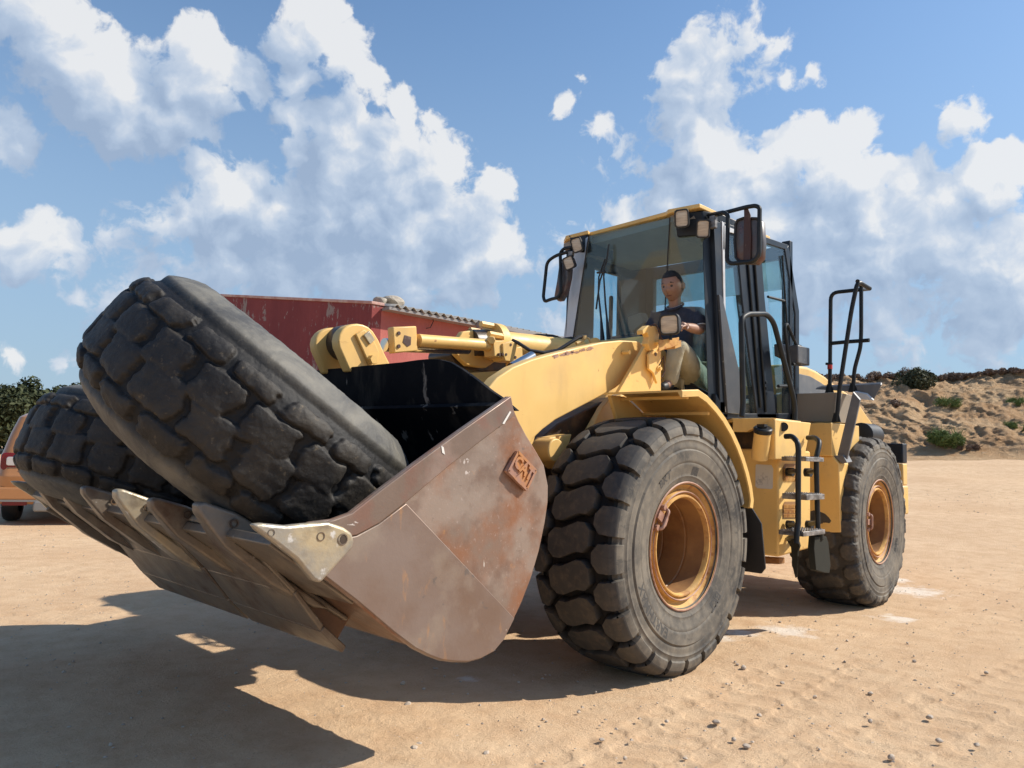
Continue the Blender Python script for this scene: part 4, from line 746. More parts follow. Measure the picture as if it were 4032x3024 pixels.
# left side frame
MB().prism([S(1542, 476), S(1558, 480), S(1562, 640), S(1571, 893), S(1556, 893), S(1548, 640)], (0, -.05, 0)).build('pillar', NAVY, cab, bevel=.006)
MB().prism([S(1557, 478, .795), S(1562, 482, .795), S(1568, 890, .795), S(1565, 890, .795)], (0, .012, 0)).build('pillar_trim', LGREY, cab, bevel=.002)
MB().prism([S(1590, 500), S(1604, 651), S(1618, 760), S(1636, 903), S(1678, 905), S(1664, 760), S(1652, 640), S(1642, 502)], (0, -.06, 0)).build('pillar', NAVY, cab, bevel=.008)
bs2 = MB()
for (a_, b_) in (((1612, 520), (1643, 880)), ((1627, 520), (1655, 890))): bs2.tube([S(*a_, .81), S(*b_, .81)], .010, 8)
for zy in (655, 710, 768, 810): p_ = A(*ZE(1058, zy), 1, .805); bs2.cyl(p_, p_+X(0, .012, 0), .014, n=8)
bs2.build('door_seal', BLACK, cab, smooth=True)
MB().prism([S(1554, 636, .82), S(1561, 642, .82), S(1600, 815, .82), S(1601, 895, .82), S(1572, 893, .82)], (0, -.03, 0)).build('corner_panel', GREYP, cab, bevel=.004)
MB().prism([S(1556, 477), S(1704, 529), S(1700, 540), S(1640, 521), S(1560, 490)], (0, -.06, 0)).build('side_header', NAVY, cab, bevel=.006)
MB().prism([S(1560, 487, .795), S(1596, 500, .795), S(1596, 508, .795), S(1567, 500, .795), S(1563, 540, .795), S(1559, 540, .795)], (0, .012, 0)).build('pillar_trim', LGREY, cab, bevel=.002)
MB().prism([S(1704, 529), S(1727, 672), S(1727, 905), S(1717, 903), S(1718, 678), S(1696, 540)], (0, -.08, 0)).build('pillar', NAVY, cab, bevel=.008)
MB().prism([S(1600, 893), S(1727, 893), S(1727, 908), S(1560, 904), S(1560, 893)], (0, -.9, 0)).build('cab_floor', NAVY, cab, bevel=.006)
mb_ = MB().tube([S(1690, 552), S(1700, 700), S(1711, 890)], .009, 8).tube([S(1659, 641), S(1694, 650)], .012, 8); mb_.build('window_bar', BLACK, cab, smooth=True)
MB().prism([S(1648, 516, .785), S(1697, 543, .785), S(1718, 678, .785), S(1717, 893, .785), S(1680, 893, .785), S(1664, 700, .785)], (0, .006, 0)).build('window', GLASS2, cab)
MB().prism([S(1560, 492, .785), S(1594, 502, .785), S(1604, 651, .785), S(1630, 893, .785), S(1572, 893, .785)], (0, .006, 0)).build('window', GLASS2, cab)
# items on the cab floor seen in the door opening: rolled cloth and tool box
MB().prism([A(*ZE(x, y), 1, .70) for x, y in ((850, 820), (1000, 828), (1030, 880), (1025, 1010), (855, 1010))], (0, -.2, 0)).build('door_sill', STEPM, cab, bevel=.01)
MB().prism([A(*ZE(x, y), 1, .74) for x, y in ((850, 815), (900, 820), (1010, 828), (1030, 880), (930, 872), (852, 862))], (0, -.08, 0)).build('sill_cover', LGREY, cab, bevel=.012, seg=3)
# windscreen: flat centre, angled corner panes
TL, TR, BR, BL = X(-1.13, -.42, 3.23), X(-1.12, .47, 3.23), X(-1.30, .42, 1.80), X(-1.30, -.66, 1.80)
TL = A(1272, 510, 0, -1.14); BL = A(1236, 745, 0, -1.27); BL2 = BL+(BL-TL)*.55; TR = A(1447, 470, 0, -1.14); BR = A(1430, 790, 0, -1.32)
MB().hexa([TL, TR, BR, BL2], [p_+X(-.008, 0, 0) for p_ in (TL, TR, BR, BL2)]).build('windscreen', GLASS, cab)
TS, BS = S(1544, 480, .79), S(1558, 868, .79)
MB().hexa([TR, TS, BS, BR], [p_+X(-.008, -.003, 0) for p_ in (TR, TS, BS, BR)]).build('windscreen_side_pane', GLASS, cab)
T2, B2 = X(-1.32, -.79, 3.2), X(-1.45, -.80, 2.2)
T2 = TL+X(-.17, -.30, 0); B2 = BL2+X(-.14, -.22, 0)
MB().hexa([TL, T2, B2, BL2], [p_+X(-.008, .003, 0) for p_ in (TL, T2, B2, BL2)]).build('windscreen_side_pane', LGREY, cab)
MB().tube([TR, BR], .006, 6).tube([TL, BL2], .007, 6).tube([BR, BS], .008, 6).build('pane_seal', PLAST, cab)
# lower front panel
MB().hexa([BR+X(-.01, 0, 0), BS+X(0, 0, 0), S(1570, 905, .80), X(-1.30, .40, 1.5)], [BR+X(-.06, 0, 0), BS+X(-.06, 0, 0), S(1570, 905, .80)+X(-.06, 0, 0), X(-1.36, .40, 1.5)]).build('lower_panel', NAVY, cab, bevel=.004)
MB().hexa([X(-1.31, -.85, 1.5), X(-1.31, .42, 1.5), X(-1.31, .42, 1.82), X(-1.31, -.85, 1.95)], [X(-1.36, -.85, 1.5), X(-1.36, .42, 1.5), X(-1.36, .42, 1.82), X(-1.36, -.85, 1.95)]).build('lower_panel', NAVY, cab)
lpp = [A(*ZE(x, y), 1, .80) for x, y in ((560, 760), (600, 840), (670, 850), (680, 1020), (640, 1000), (560, 900))]
MB().prism(lpp, (0, -.4, 0)).build('lower_panel', NAVY, cab, bevel=.006)
# right and rear walls of the cab
def Rw(x, y): return A(x, y, 1, -.80)
rw = MB(); xa, xb, xc, xd = A(1290, 650, 1, -.80).x, A(1335, 650, 1, -.80).x, A(1384, 650, 1, -.80).x, A(1412, 650, 0, -2.62).y
rw.box((-1.55, -.80, 2.45), (.36, .05, 1.7)); rw.box((-2.38, -.80, 2.45), (.46, .05, 1.7))
rw.box((-2.0, -.80, 1.70), (1.3, .05, .35)).box((-2.0, -.80, 3.18), (1.3, .05, .16)).box((-2.62, -.74, 2.4), (.06, .12, 1.8)).box((-2.62, .76, 2.4), (.06, .08, 1.8)).box((-2.62, 0, 1.74), (.06, 1.3, .3)).box((-2.62, 0, 3.2), (.06, 1.5, .12))
rw.build('cab_frame', NAVY, cab, bevel=.006)
MB().box((-2.61, 0, 2.62), (.006, 1.4, 1.1)).build('window', GLASS2, cab); MB().box((-1.9, -.80, 2.5), (1.0, .006, 1.3)).build('window', GLASS2, cab)
dp = MB().box((-2.63, 0, 3.00), (.012, 1.4, .28)); DUSTG = glass('dusty_glass', (.75, .85, .83), dirt=.25); dp.build('window_top_strip', DUSTG, cab)
# wipers
wp = MB(); WP = lambda X_, Y_, d=-1.12: A(*ZR(X_, Y_), 0, d)
wp.tube([WP(905, 1640), WP(885, 1340), WP(850, 1000), WP(855, 800), WP(940, 560)], [.022, .009, .007, .007, .008], 8).tube([WP(985, 1640), WP(960, 1330), WP(940, 1130), WP(920, 800), WP(925, 700)], [.02, .009, .008, .007, .009], 8)
wp.tube([WP(985, 370), WP(960, 580), WP(920, 700), WP(870, 850), WP(820, 1220)], .008, 6).tube([WP(835, 742), WP(945, 735)], .010, 8); wp.build('wiper', PLAST, cab, smooth=True)
# lamps on the roof corners
lamp(A(1473, 472, 0, -1.06), (1, .25, -.18), (0, 0, 1), .115, .145, cab); lamp(A(1519, 494, 0, -1.16), (1, .30, -.22), (0, .1, 1), .105, .145, cab)
lamp(A(1246, 529, 0, -1.08), (.95, .30, -.15), (0, -.25, 1), .10, .135, cab); lamp(A(1229, 568, 0, -1.08), (.95, .25, -.15), (0, -.35, 1), .105, .12, cab)
MB().box(A(1234, 548, 0, -1.10), (.03, .05, .04)).build('lamp_mount', STEPM, cab, bevel=.004); MB().box(A(1541, 480, 0, -1.2), (.04, .05, .10)).build('lamp_mount', STEPM, cab, bevel=.004)
# mirrors
mt_ = MB(); MX = lambda X_, Y_, d=-1.12: A(*ZM(X_, Y_), 0, d)
mt_.tube(fillet([MX(610, 215, -1.25), MX(800, 178), MX(850, 215), MX(836, 780), MX(885, 825), MX(1170, 795), MX(1240, 715), MX(1248, 120), MX(1195, 95), MX(1080, 112), MX(610, 235, -1.25)], .05), .0165, 10)
mt_.build('mirror_frame', BLACK, cab, smooth=True)
def mirror(pts, d, dx, nm=True):
    q = [A(*p_, 0, d) for p_ in pts]; c = sum(q, Vector())/len(q); n = len(q); vs = []
    for k_, dd in ((.86, .0), (.97, -.012), (1, -.03), (1, -.06)): vs += [c+(p_-c)*k_+X(dd, 0, 0) for p_ in q]
    o = MB().add(vs, [tuple(range(n))]+[(k*n+i, k*n+(i+1) % n, (k+1)*n+(i+1) % n, (k+1)*n+i) for k in range(3) for i in range(n)]).build('mirror', MBACK, cab, smooth=True, ang=50)
    MB().add([c+(p_-c)*.94+X(-.058, 0, 0) for p_ in q], [tuple(range(n))]).build('mirror_glass', MIRR, cab) if False else None
    return o, q, c
mo, _, mc_ = mirror([ZM(x, y) for x, y in ((935, 330), (960, 265), (1040, 238), (1220, 240), (1268, 290), (1286, 560), (1270, 750), (1200, 825), (985, 815), (935, 770), (920, 540))], -1.15, 0)
rim_ = [A(*ZM(x, y), 0, -1.147) for x, y in ((945, 330), (970, 275), (1040, 250), (1215, 255), (1248, 300), (1262, 560), (1245, 730), (1185, 800), (990, 790), (948, 750), (934, 540))]
MB().tube(rim_, .010, 8, closed=True).build('mirror_rim', PLAST, cab, smooth=True)
MB().prism([A(*ZM(x, y), 0, -1.13) for x, y in ((1048, 130), (1100, 130), (1130, 210), (1140, 480), (1132, 810), (1040, 810), (1045, 480), (1050, 210))], (-.012, 0, 0)).build('mirror_strap', MRUST, cab, bevel=.003)
rt_ = MB(); rt_.tube(fillet([WP(500, 412), WP(400, 425), WP(352, 480), WP(362, 1000), WP(320, 1070), WP(240, 1085), WP(150, 1120), WP(130, 1060), WP(178, 600), WP(290, 520), WP(500, 455)], .05), .0155, 10); rt_.build('mirror_frame', BLACK, cab, smooth=True)
mirror([ZR(x, y) for x, y in ((372, 585), (330, 640), (300, 860), (262, 1070), (300, 1108), (350, 1100), (410, 1000), (452, 800), (462, 690), (430, 600))], -1.15, 0)
# inside the cab
MB().prism([S(1518, 520, .74), S(1540, 500, .77), S(1556, 868, .78), S(1530, 868, .76)], (-.03, -.02, 0)).build('pillar', NAVY, cab, bevel=.004)
SEATM = layered('seat_fabric', (.035, .037, .042), [((.08, .075, .07), 8, .45, .7, .5)], .85, .05, None)
seat = MB().box((-1.92, .05, 2.02), (.50, .52, .14)).box((-2.20, .02, 2.24), (.14, .46, .42), Matrix.Rotation(-.12, 3, 'Y')).box((-1.95, .05, 1.84), (.4, .4, .25)).box((-1.85, -.26, 2.24), (.36, .07, .06))
seat.build('driver_seat', SEATM, cab, bevel=.04, seg=3)
dash = MB().hexa([X(-1.34, -.45, 1.7), X(-1.34, .12, 1.7), X(-1.55, .12, 1.7), X(-1.55, -.45, 1.7)], [X(-1.36, -.42, 2.28), X(-1.36, .08, 2.28), X(-1.52, .06, 2.38), X(-1.52, -.40, 2.38)]); dash.build('dashboard', GREYP, cab, bevel=.02)
scr = [A(*ZC(x, y), 0, -1.40) for x, y in ((735, 870), (820, 838), (850, 905), (765, 975), (740, 960))]; MB().hexa(scr, [p_+X(-.10, 0, .01) for p_ in scr]).build('instrument_pod', BEIGE, cab, bevel=.01)
sw = Vector((-1.62, .05, 2.36)); swn = Vector((-.45, 0, 1)).normalized(); e1 = swn.cross(X(0, 1, 0)).normalized(); ri = [sw+.20*(math.cos(t)*e1+math.sin(t)*X(0, 1, 0)) for t in np.linspace(0, 2*np.pi, 40, endpoint=False)]
swm = MB().tube(ri, .014, 8, closed=True).cyl(sw-swn*.5, sw-swn*.02, .035, n=12)
for k in range(3): t = k*2.1+.4; swm.cyl(sw-swn*.02, sw+.19*(math.cos(t)*e1+math.sin(t)*X(0, 1, 0)), .011, n=8)
swm.build('steering_wheel', PLAST, cab, smooth=True)
MB().box((-1.95, -.62, 1.95), (.9, .22, .5)).box((-1.2-.5, -.55, 2.35), (.04, .04, .9)).build('side_console', GREYP, cab, bevel=.02)
MB().cyl(X(-1.7, .36, 1.75), X(-1.66, .36, 2.33), .016, n=8).lathe((-1.66, .36, 2.33), (0, 0, 1), [(0, .01), (.02, .028), (.06, .03), (.08, .0)], 12).build('control_lever', PLAST, cab, smooth=True)
# ------------------------------------------------------------------ operator
SKIN = layered('skin', (.34, .19, .13), [((.26, .13, .085), 12, .45, .7, .5)], .5, .05, None)
POLO = layered('navy_cloth', (.030, .034, .055), [((.05, .055, .08), 30, .45, .65, .5)], .85, .05, (60, .3, .003))
KHAKI = layered('khaki_cloth', (.40, .37, .27), [((.30, .27, .19), 7, .42, .62, .7)], .85, .05, (18, .6, .02))
HAIRM = layered('dark_hair', (.02, .016, .014), [((.06, .055, .05), 60, .5, .7, .5)], .7, .05, (120, .5, .003))
LIPM = layered('lips', (.16, .055, .045), [], .5, .05, None)
TRIM = layered('white_trim', (.6, .6, .6), [], .8, .02, None)
def skin_geo(verts, edges, root=0, sub=2):
    me = bpy.data.meshes.new('sk'); me.from_pydata([v[0] for v in verts], edges, []); o = bpy.data.objects.new('sk', me); COL.objects.link(o)
    md = o.modifiers.new('s', 'SKIN'); md.use_smooth_shade = True
    for i, v in enumerate(verts):
        r = v[1]; me.skin_vertices[0].data[i].radius = (r, r) if not isinstance(r, tuple) else r; me.skin_vertices[0].data[i].use_root = (i == root)
    s_ = o.modifiers.new('u', 'SUBSURF'); s_.levels = sub; s_.render_levels = sub
    dg = bpy.context.evaluated_depsgraph_get(); m2 = bpy.data.meshes.new_from_object(o.evaluated_get(dg)); vs = [v.co.copy() for v in m2.vertices]; fs = [tuple(p_.vertices) for p_ in m2.polygons]
    bpy.data.objects.remove(o); bpy.data.meshes.remove(me); bpy.data.meshes.remove(m2); return vs, fs
def chain(pts, base=0):
    return [(Vector(p_), r) for p_, r in pts]
HC = Dp(1453, 619, 6.42); NK = HC+X(-.035, 0, -.15); CH = NK+X(-.06, -.01, -.17); WA = CH+X(-.10, 0, -.24); PV = WA+X(-.03, 0, -.14)
SHL = CH+X(-.0, .205, .08); SHR = CH+X(.0, -.205, .08)
ELL = Dp(1515, 714, 6.25); HDL = Dp(1478, 704, 6.02); ELR = SHR+X(.12, -.08, -.24); HDR = X(sw.x+.03, sw.y-.17, sw.z+.04)
HIL = PV+X(.02, .10, -.03); HIR = PV+X(.02, -.10, -.03); KNL = Dp(1462, 742, 6.10); ANL = Dp(1448, 822, 6.15); KNR = Dp(1480, 770, 6.6)+X(.02, -.06, 0); KNR = HIR+X(.40, -.06, .06); ANR = KNR+X(.10, 0, -.42)
FL = ANL+X(.10, .02, -.06); FR = ANR+X(.12, 0, -.05)
PERSON = thing('person', 'seated man in a navy polo shirt and khaki trousers working the controls behind the windscreen', 'person', tuple(PV+X(0, 0, -.12)))
bv = chain([(PV, .10), (WA, .10), (CH, .105), (NK+X(-.01, 0, .0), .055), (NK+X(.005, 0, .05), .052), (HC+X(-.01, 0, .0), .078), (HC+X(-.01, 0, .06), .075),
  (SHL, .06), (SHL.lerp(ELL, .5), .05), (ELL, .042), (ELL.lerp(HDL, .45), .043), (ELL.lerp(HDL, .93), .028),
  (SHR, .06), (SHR.lerp(ELR, .5), .05), (ELR, .042), (ELR.lerp(HDR, .5), .040), (ELR.lerp(HDR, .93), .028),
  (HIL, .095), (HIL.lerp(KNL, .5), .085), (KNL, .06), (KNL.lerp(ANL, .35), .055), (ANL, .038), (FL, .035), (HIR, .095), (HIR.lerp(KNR, .5), .085), (KNR, .06), (KNR.lerp(ANR, .35), .055), (ANR, .038), (FR, .035)])
be = [(0, 1), (1, 2), (2, 3), (3, 4), (4, 5), (5, 6), (2, 7), (7, 8), (8, 9), (9, 10), (10, 11), (2, 12), (12, 13), (13, 14), (14, 15), (15, 16), (0, 17), (17, 18), (18, 19), (19, 20), (20, 21), (21, 22), (0, 23), (23, 24), (24, 25), (25, 26), (26, 27), (27, 28)]
body = MB().add(*skin_geo(bv, be, 0, 2))
def hand(wrist, d, up, body):
    d = d.normalized(); side_ = d.cross(up).normalized(); up = side_.cross(d)
    pal = skin_geo(chain([(wrist-d*.02, .026), (wrist+d*.03, .030), (wrist+d*.075, (.036))]), [(0, 1), (1, 2)], 0, 1); body.add(*pal)
    for k, (o_, l_) in enumerate(((-.030, .070), (-.010, .080), (.010, .076), (.029, .060))):
        b = wrist+d*.075+side_*o_; p1 = b+d*l_*.42-up*.012; p2 = p1+d*l_*.18-up*l_*.30; p3 = p2-d*l_*.18-up*l_*.22
        body.add(*skin_geo(chain([(b-d*.02, .0095), (p1, .009), (p2, .0085), (p3, .007)]), [(0, 1), (1, 2), (2, 3)], 0, 1))
    b = wrist+d*.03-side_*.030; body.add(*skin_geo(chain([(b, .011), (b+d*.03-side_*.025-up*.01, .010), (b+d*.055-side_*.028-up*.03, .0085)]), [(0, 1), (1, 2)], 0, 1))
hand(ELL.lerp(HDL, .93), HDL-ELL, X(0, .2, 1), body); hand(ELR.lerp(HDR, .93), HDR-ELR, X(0, 0, 1), body)
# head, looking forward and down to his right
hf = Vector((.93, .10, -.28)).normalized(); hs_ = Vector((0, 1, 0))-hf*hf.y; hs_.normalize(); hu = hf.cross(hs_)
def head_pt(a, b):   # a azimuth from face, b elevation
    x, y, z = math.cos(b)*math.cos(a), math.cos(b)*math.sin(a), math.sin(b)
    rx, ry, rz = .105, .086, .130
    px, py, pz = x*rx, y*ry, z*rz
    if z < 0: k_ = 1-.30*(-z)**1.5; py *= k_; px = px*(1-.08*(-z)) if x < 0 else px*(1-.02*(-z))
    f_ = max(0, x)
    g_ = lambda yy, zz, sy, sz: math.exp(-((py-yy)/sy)**2-((pz-zz)/sz)**2)*f_
    px += .022*g_(0, -.020, .011, .022)+.010*g_(0, .005, .007, .025)-.010*g_(.032, .012, .016, .012)-.010*g_(-.032, .012, .016, .012)+.007*g_(.03, .034, .022, .009)+.007*g_(-.03, .034, .022, .009)
    px += .006*g_(0, -.058, .022, .006)-.006*g_(0, -.065, .022, .003)+.005*g_(0, -.074, .018, .006)+.010*g_(0, -.105, .022, .016)-.004*g_(0, -.088, .02, .006)+.006*g_(.045, -.03, .02, .02)+.006*g_(-.045, -.03, .02, .02)
    return px, py, pz
hv, hfz = [], []; NA, NB = 72, 48
for j in range(NB+1):
    b = math.pi*(j/NB-.5)
    for i in range(NA): px, py, pz = head_pt(2*math.pi*i/NA, b); hv.append(HC+hf*px+hs_*py+hu*pz)
hfz = [(j*NA+i, j*NA+(i+1) % NA, (j+1)*NA+(i+1) % NA, (j+1)*NA+i) for j in range(NB) for i in range(NA)]
body.add(hv, hfz)
for s_ in (-1, 1):
    ec = HC+hs_*(s_*.078)-hf*.005-hu*.005; ev = []
    for j in range(9):
        for i in range(12):
            t = 2*math.pi*i/12; ph_ = math.pi*(j/8-.5); ev.append(ec+hs_*(s_*(.010+.008*math.cos(ph_)*math.cos(t)*-1+.006))+hf*(.017*math.cos(ph_)*math.cos(t)-.01*math.sin(ph_)*0)+hu*(.030*math.sin(ph_))+hs_*(s_*.006*math.cos(ph_)*math.sin(t)))
    body.add(ev, [(j*12+i, j*12+(i+1) % 12, (j+1)*12+(i+1) % 12, (j+1)*12+i) for j in range(8) for i in range(12)])
body.build('body', SKIN, PERSON, smooth=True, ang=180)
eyb = MB()
for s_ in (-1, 1):
    eyb.lathe(HC+hs_*(s_*.032)+hf*.0885+hu*.010, hf, [(-.008, .014), (-.001, .013), (.003, .009), (.006, 0)], 14)
EYE, _, _, _, be_ = mat_new('eye'); be_.inputs['Base Color'].default_value = (.06, .05, .045, 1); be_.inputs['Roughness'].default_value = .2
eyb.build('eyes', EYE, PERSON, smooth=True)
br_ = MB()
for s_ in (-1, 1): br_.tube([HC+hs_*(s_*.016)+hf*.094+hu*.034, HC+hs_*(s_*.034)+hf*.092+hu*.040, HC+hs_*(s_*.052)+hf*.078+hu*.034], [.0045, .006, .003], 6)
MB().tube([HC+hs_*-.026+hf*.088-hu*.064, HC+hf*.098-hu*.066, HC+hs_*.026+hf*.088-hu*.064], [.002, .0045, .002], 6).build('mouth', LIPM, PERSON, smooth=True)
br_.build('eyebrows', HAIRM, PERSON, smooth=True)
hh, hfs = [], []
for j in range(NB+1):
    b = math.pi*(j/NB-.5)
    for i in range(NA): a = 2*math.pi*i/NA; px, py, pz = head_pt(a, b); n_ = Vector((px/.1**2, py/.08**2, pz/.125**2)).normalized()*.0035; hh.append((HC+hf*(px+n_.x)+hs_*(py+n_.y)+hu*(pz+n_.z), px, py, pz))
for j in range(NB):
    for i in range(NA):
        q = [j*NA+i, j*NA+(i+1) % NA, (j+1)*NA+(i+1) % NA, (j+1)*NA+i]; px, py, pz = [sum(hh[k][m_] for k in q)/4 for m_ in (1, 2, 3)]
        if pz > .078-1.9*max(0, .045-px) and pz > -.055: hfs.append(tuple(q))
MB().add([h_[0] for h_ in hh], hfs).build('hair', HAIRM, PERSON, smooth=True, ang=180)
# clothes
sv = chain([(PV+X(.0, 0, .02), .155), (WA, .165), (CH, .170), (NK+X(-.02, 0, -.02), .068), (SHL, .078), (SHL.lerp(ELL, .5), .066), (SHL.lerp(ELL, .78), .064), (SHR, .078), (SHR.lerp(ELR, .5), .066), (SHR.lerp(ELR, .78), .062)])
MB().add(*skin_geo(sv, [(0, 1), (1, 2), (2, 3), (2, 4), (4, 5), (5, 6), (2, 7), (7, 8), (8, 9)], 0, 2)).build('polo_shirt', POLO, PERSON, smooth=True, ang=180)
for (a_, b_) in ((SHL, ELL), (SHR, ELR)):
    d_ = (b_-a_).normalized(); e1 = d_.cross(X(1, 0, 0)).normalized(); e2 = d_.cross(e1); c_ = a_.lerp(b_, .84)
    MB().tube([c_+.062*(math.cos(t)*e1+math.sin(t)*e2) for t in np.linspace(0, 2*np.pi, 24, endpoint=False)], .0045, 6, closed=True).build('sleeve_trim', TRIM, PERSON, smooth=True)
cr = [NK+X(.0, 0, -.01)+.066*(math.cos(t)*X(1, 0, -.55)+math.sin(t)*X(0, 1, 0)) for t in np.linspace(-2.6, 2.6, 24)]
MB().tube(cr, .012, 8).build('collar', POLO, PERSON, smooth=True); MB().tube([p_+X(0, 0, .010) for p_ in cr[4:-4]], .0035, 6).build('collar_trim', TRIM, PERSON, smooth=True)
tv = chain([(PV+X(0, 0, .0), .14), (HIL, .115), (HIL.lerp(KNL, .5), .105), (KNL, .078), (KNL.lerp(ANL, .4), .068), (ANL+X(.01, 0, -.05), .062), (HIR, .115), (HIR.lerp(KNR, .5), .105), (KNR, .085), (KNR.lerp(ANR, .4), .075), (ANR+X(.01, 0, -.04), .066)])
MB().add(*skin_geo(tv, [(0, 1), (1, 2), (2, 3), (3, 4), (4, 5), (0, 6), (6, 7), (7, 8), (8, 9), (9, 10)], 0, 2)).build('trousers', KHAKI, PERSON, smooth=True, ang=180)
for a_, f_ in ((ANL, FL), (ANR, FR)): MB().add(*skin_geo(chain([(a_+X(-.03, 0, -.03), .045), (a_+X(.05, 0, -.045), .042), (f_+X(.06, 0, -.01), .034)]), [(0, 1), (1, 2)], 0, 2)).build('shoe', PLAST, PERSON, smooth=True, ang=180)
# ------------------------------------------------------------------ ground
dR = pray(2000, 977); dR = np.array([dR[0], dR[1]]); dR /= np.linalg.norm(dR); dT = np.array([dR[1], -dR[0]])
if np.dot(dT, CR[:2]) < 0: dT = -dT
def ground_base(x, y):
    s = (x-CAM[0])*dR[0]+(y-CAM[1])*dR[1]; return 2.0*sstep(8, 46, s)+.6*sstep(60, 400, s)
def gmat():
    mt, nt, nn, lk, bs = mat_new('sandy_ground'); v = _vec(nn, lk, 'Object')
    n1 = _noise(nn, lk, v, .55, 6, .6); n2 = _noise(nn, lk, v, 5, 8, .65); n3 = _noise(nn, lk, v, 60, 6, .7); st = nn.new('ShaderNodeMapping'); lk.new(v, st.inputs[0]); st.inputs['Rotation'].default_value = (0, 0, math.radians(10)); st.inputs['Scale'].default_value = (.9, 4, 1); n4 = _noise(nn, lk, st.outputs[0], 2.2, 7, .65)
    c = _mix(nn, lk, _mr(nn, lk, n1, .32, .68), (.60, .410, .25), (.70, .510, .325)); c = _mix(nn, lk, _mr(nn, lk, n2, .42, .66, 0, .75), c, (.54, .35, .205))
    c = _mix(nn, lk, _mr(nn, lk, n4, .52, .66, 0, .55), c, (.62, .44, .28)); c = _mix(nn, lk, _mr(nn, lk, n3, .56, .70, 0, .55), c, (.34, .21, .13)); 
    n5 = _noise(nn, lk, v, 34, 3, .5); c = _mix(nn, lk, _mr(nn, lk, n5, .70, .73, 0, .6), c, (.62, .52, .42))
    # pale chalky spills
    spots = [(A(1700, 1362, 2, 0), .34), (A(1600, 1366, 2, 0), .20), (A(1940, 1336, 2, 0), .26), (A(1965, 1278, 2, 0), .5), (A(1930, 1255, 2, 0), .3), (A(1560, 1378, 2, 0), .16), (A(1010, 1462, 2, 0), .10)]
    msk = None; nz = _noise(nn, lk, v, 7, 8, .7)
    for p_, r_ in spots:
        d = nn.new('ShaderNodeVectorMath'); d.operation = 'DISTANCE'; lk.new(v, d.inputs[0]); d.inputs[1].default_value = p_; t = M(nn, lk, 'MULTIPLY_ADD', d.outputs['Value'], -1/r_, 1.0); msk = t if msk is None else M(nn, lk, 'MAXIMUM', msk, t)
    f = _mr(nn, lk, M(nn, lk, 'ADD', msk, M(nn, lk, 'MULTIPLY_ADD', nz, 2.4, -1.2)), .25, .8, 0, .85); c = _mix(nn, lk, f, c, (.78, .70, .60))
    lk.new(c, bs.inputs['Base Color']); bs.inputs['Roughness'].default_value = .95; bs.inputs['Specular IOR Level'].default_value = .15
    h = M(nn, lk, 'ADD', M(nn, lk, 'MULTIPLY', _noise(nn, lk, v, 30, 9, .75), 1.0), M(nn, lk, 'MULTIPLY', _noise(nn, lk, v, 110, 5, .7), .5)); _bump(nn, lk, bs, h, .6, .025); return mt
GROUND = gmat()
yaw_ = math.atan2(CF[1], CF[0]); ht = math.radians(37)
th = np.r_[np.linspace(yaw_-ht, yaw_+ht, 640, endpoint=False), np.linspace(yaw_+ht, yaw_-ht+2*np.pi, 90, endpoint=False)]
rr = np.r_[0.02, np.geomspace(1.2, 11, 430, endpoint=False), np.geomspace(11, 900, 130)]
T_, R2 = np.meshgrid(th, rr, indexing='ij'); gx = CAM[0]+R2*np.cos(T_); gy = CAM[1]+R2*np.sin(T_)
gz = ground_base(gx, gy)
near = 1-sstep(8, 20, R2)
rough = (fbm(gx*1.1, gy*1.1, 0, 4)-.5)*.030+(fbm(gx*9, gy*9, 3, 5, .6)-.5)*.009*(.4+1.2*sstep(.4, .65, fbm(gx*.8+7, gy*.8, 2, 3)))+(fbm(gx*2+40, gy*9, 7, 4, ridged=True)-.6)*.007
rough2 = (fbm(gx*.25, gy*.25, 5, 3)-.5)*.25*sstep(9, 25, R2)
def track(yc, x0, x1, amp, ang=0., ox=0):
    ca, sa = math.cos(ang), math.sin(ang); lx = (gx-ox)*ca+(gy-yc)*sa; ly = -(gx-ox)*sa+(gy-yc)*ca
    m_ = (1-sstep(.24, .30, abs(ly)))*sstep(x0, x0+.4, lx)*(1-sstep(x1-.5, x1, lx))*sstep(.38, .55, fbm(gx*.9+3, gy*.9, 11, 3))
    h = tread_new(lx/RT, np.clip(ly, -.33, .33), 23, 1.0, .016); return m_*(-h-.5)*amp-m_*.006
gz = gz+near*rough+rough2+near*(track(1.82, -1.5, 3.4, .008, math.radians(3))+track(2.62, -3.5, 2.5, .006, math.radians(-6))+track(-2.6, -2, 4, .010, .05))
flat = np.exp(-(((gx-0)/.45)**2+((gy-1.07)/.42)**2)**2)+np.exp(-(((gx+3.35)/.45)**2+((gy-1.13)/.42)**2)**2); gz = gz*(1-np.clip(flat, 0, 1))
gnd = grid_mesh('ground', np.stack([gx, gy, gz], -1), len(th), len(rr), GROUND, closed_u=True); gnd['kind'] = 'structure'
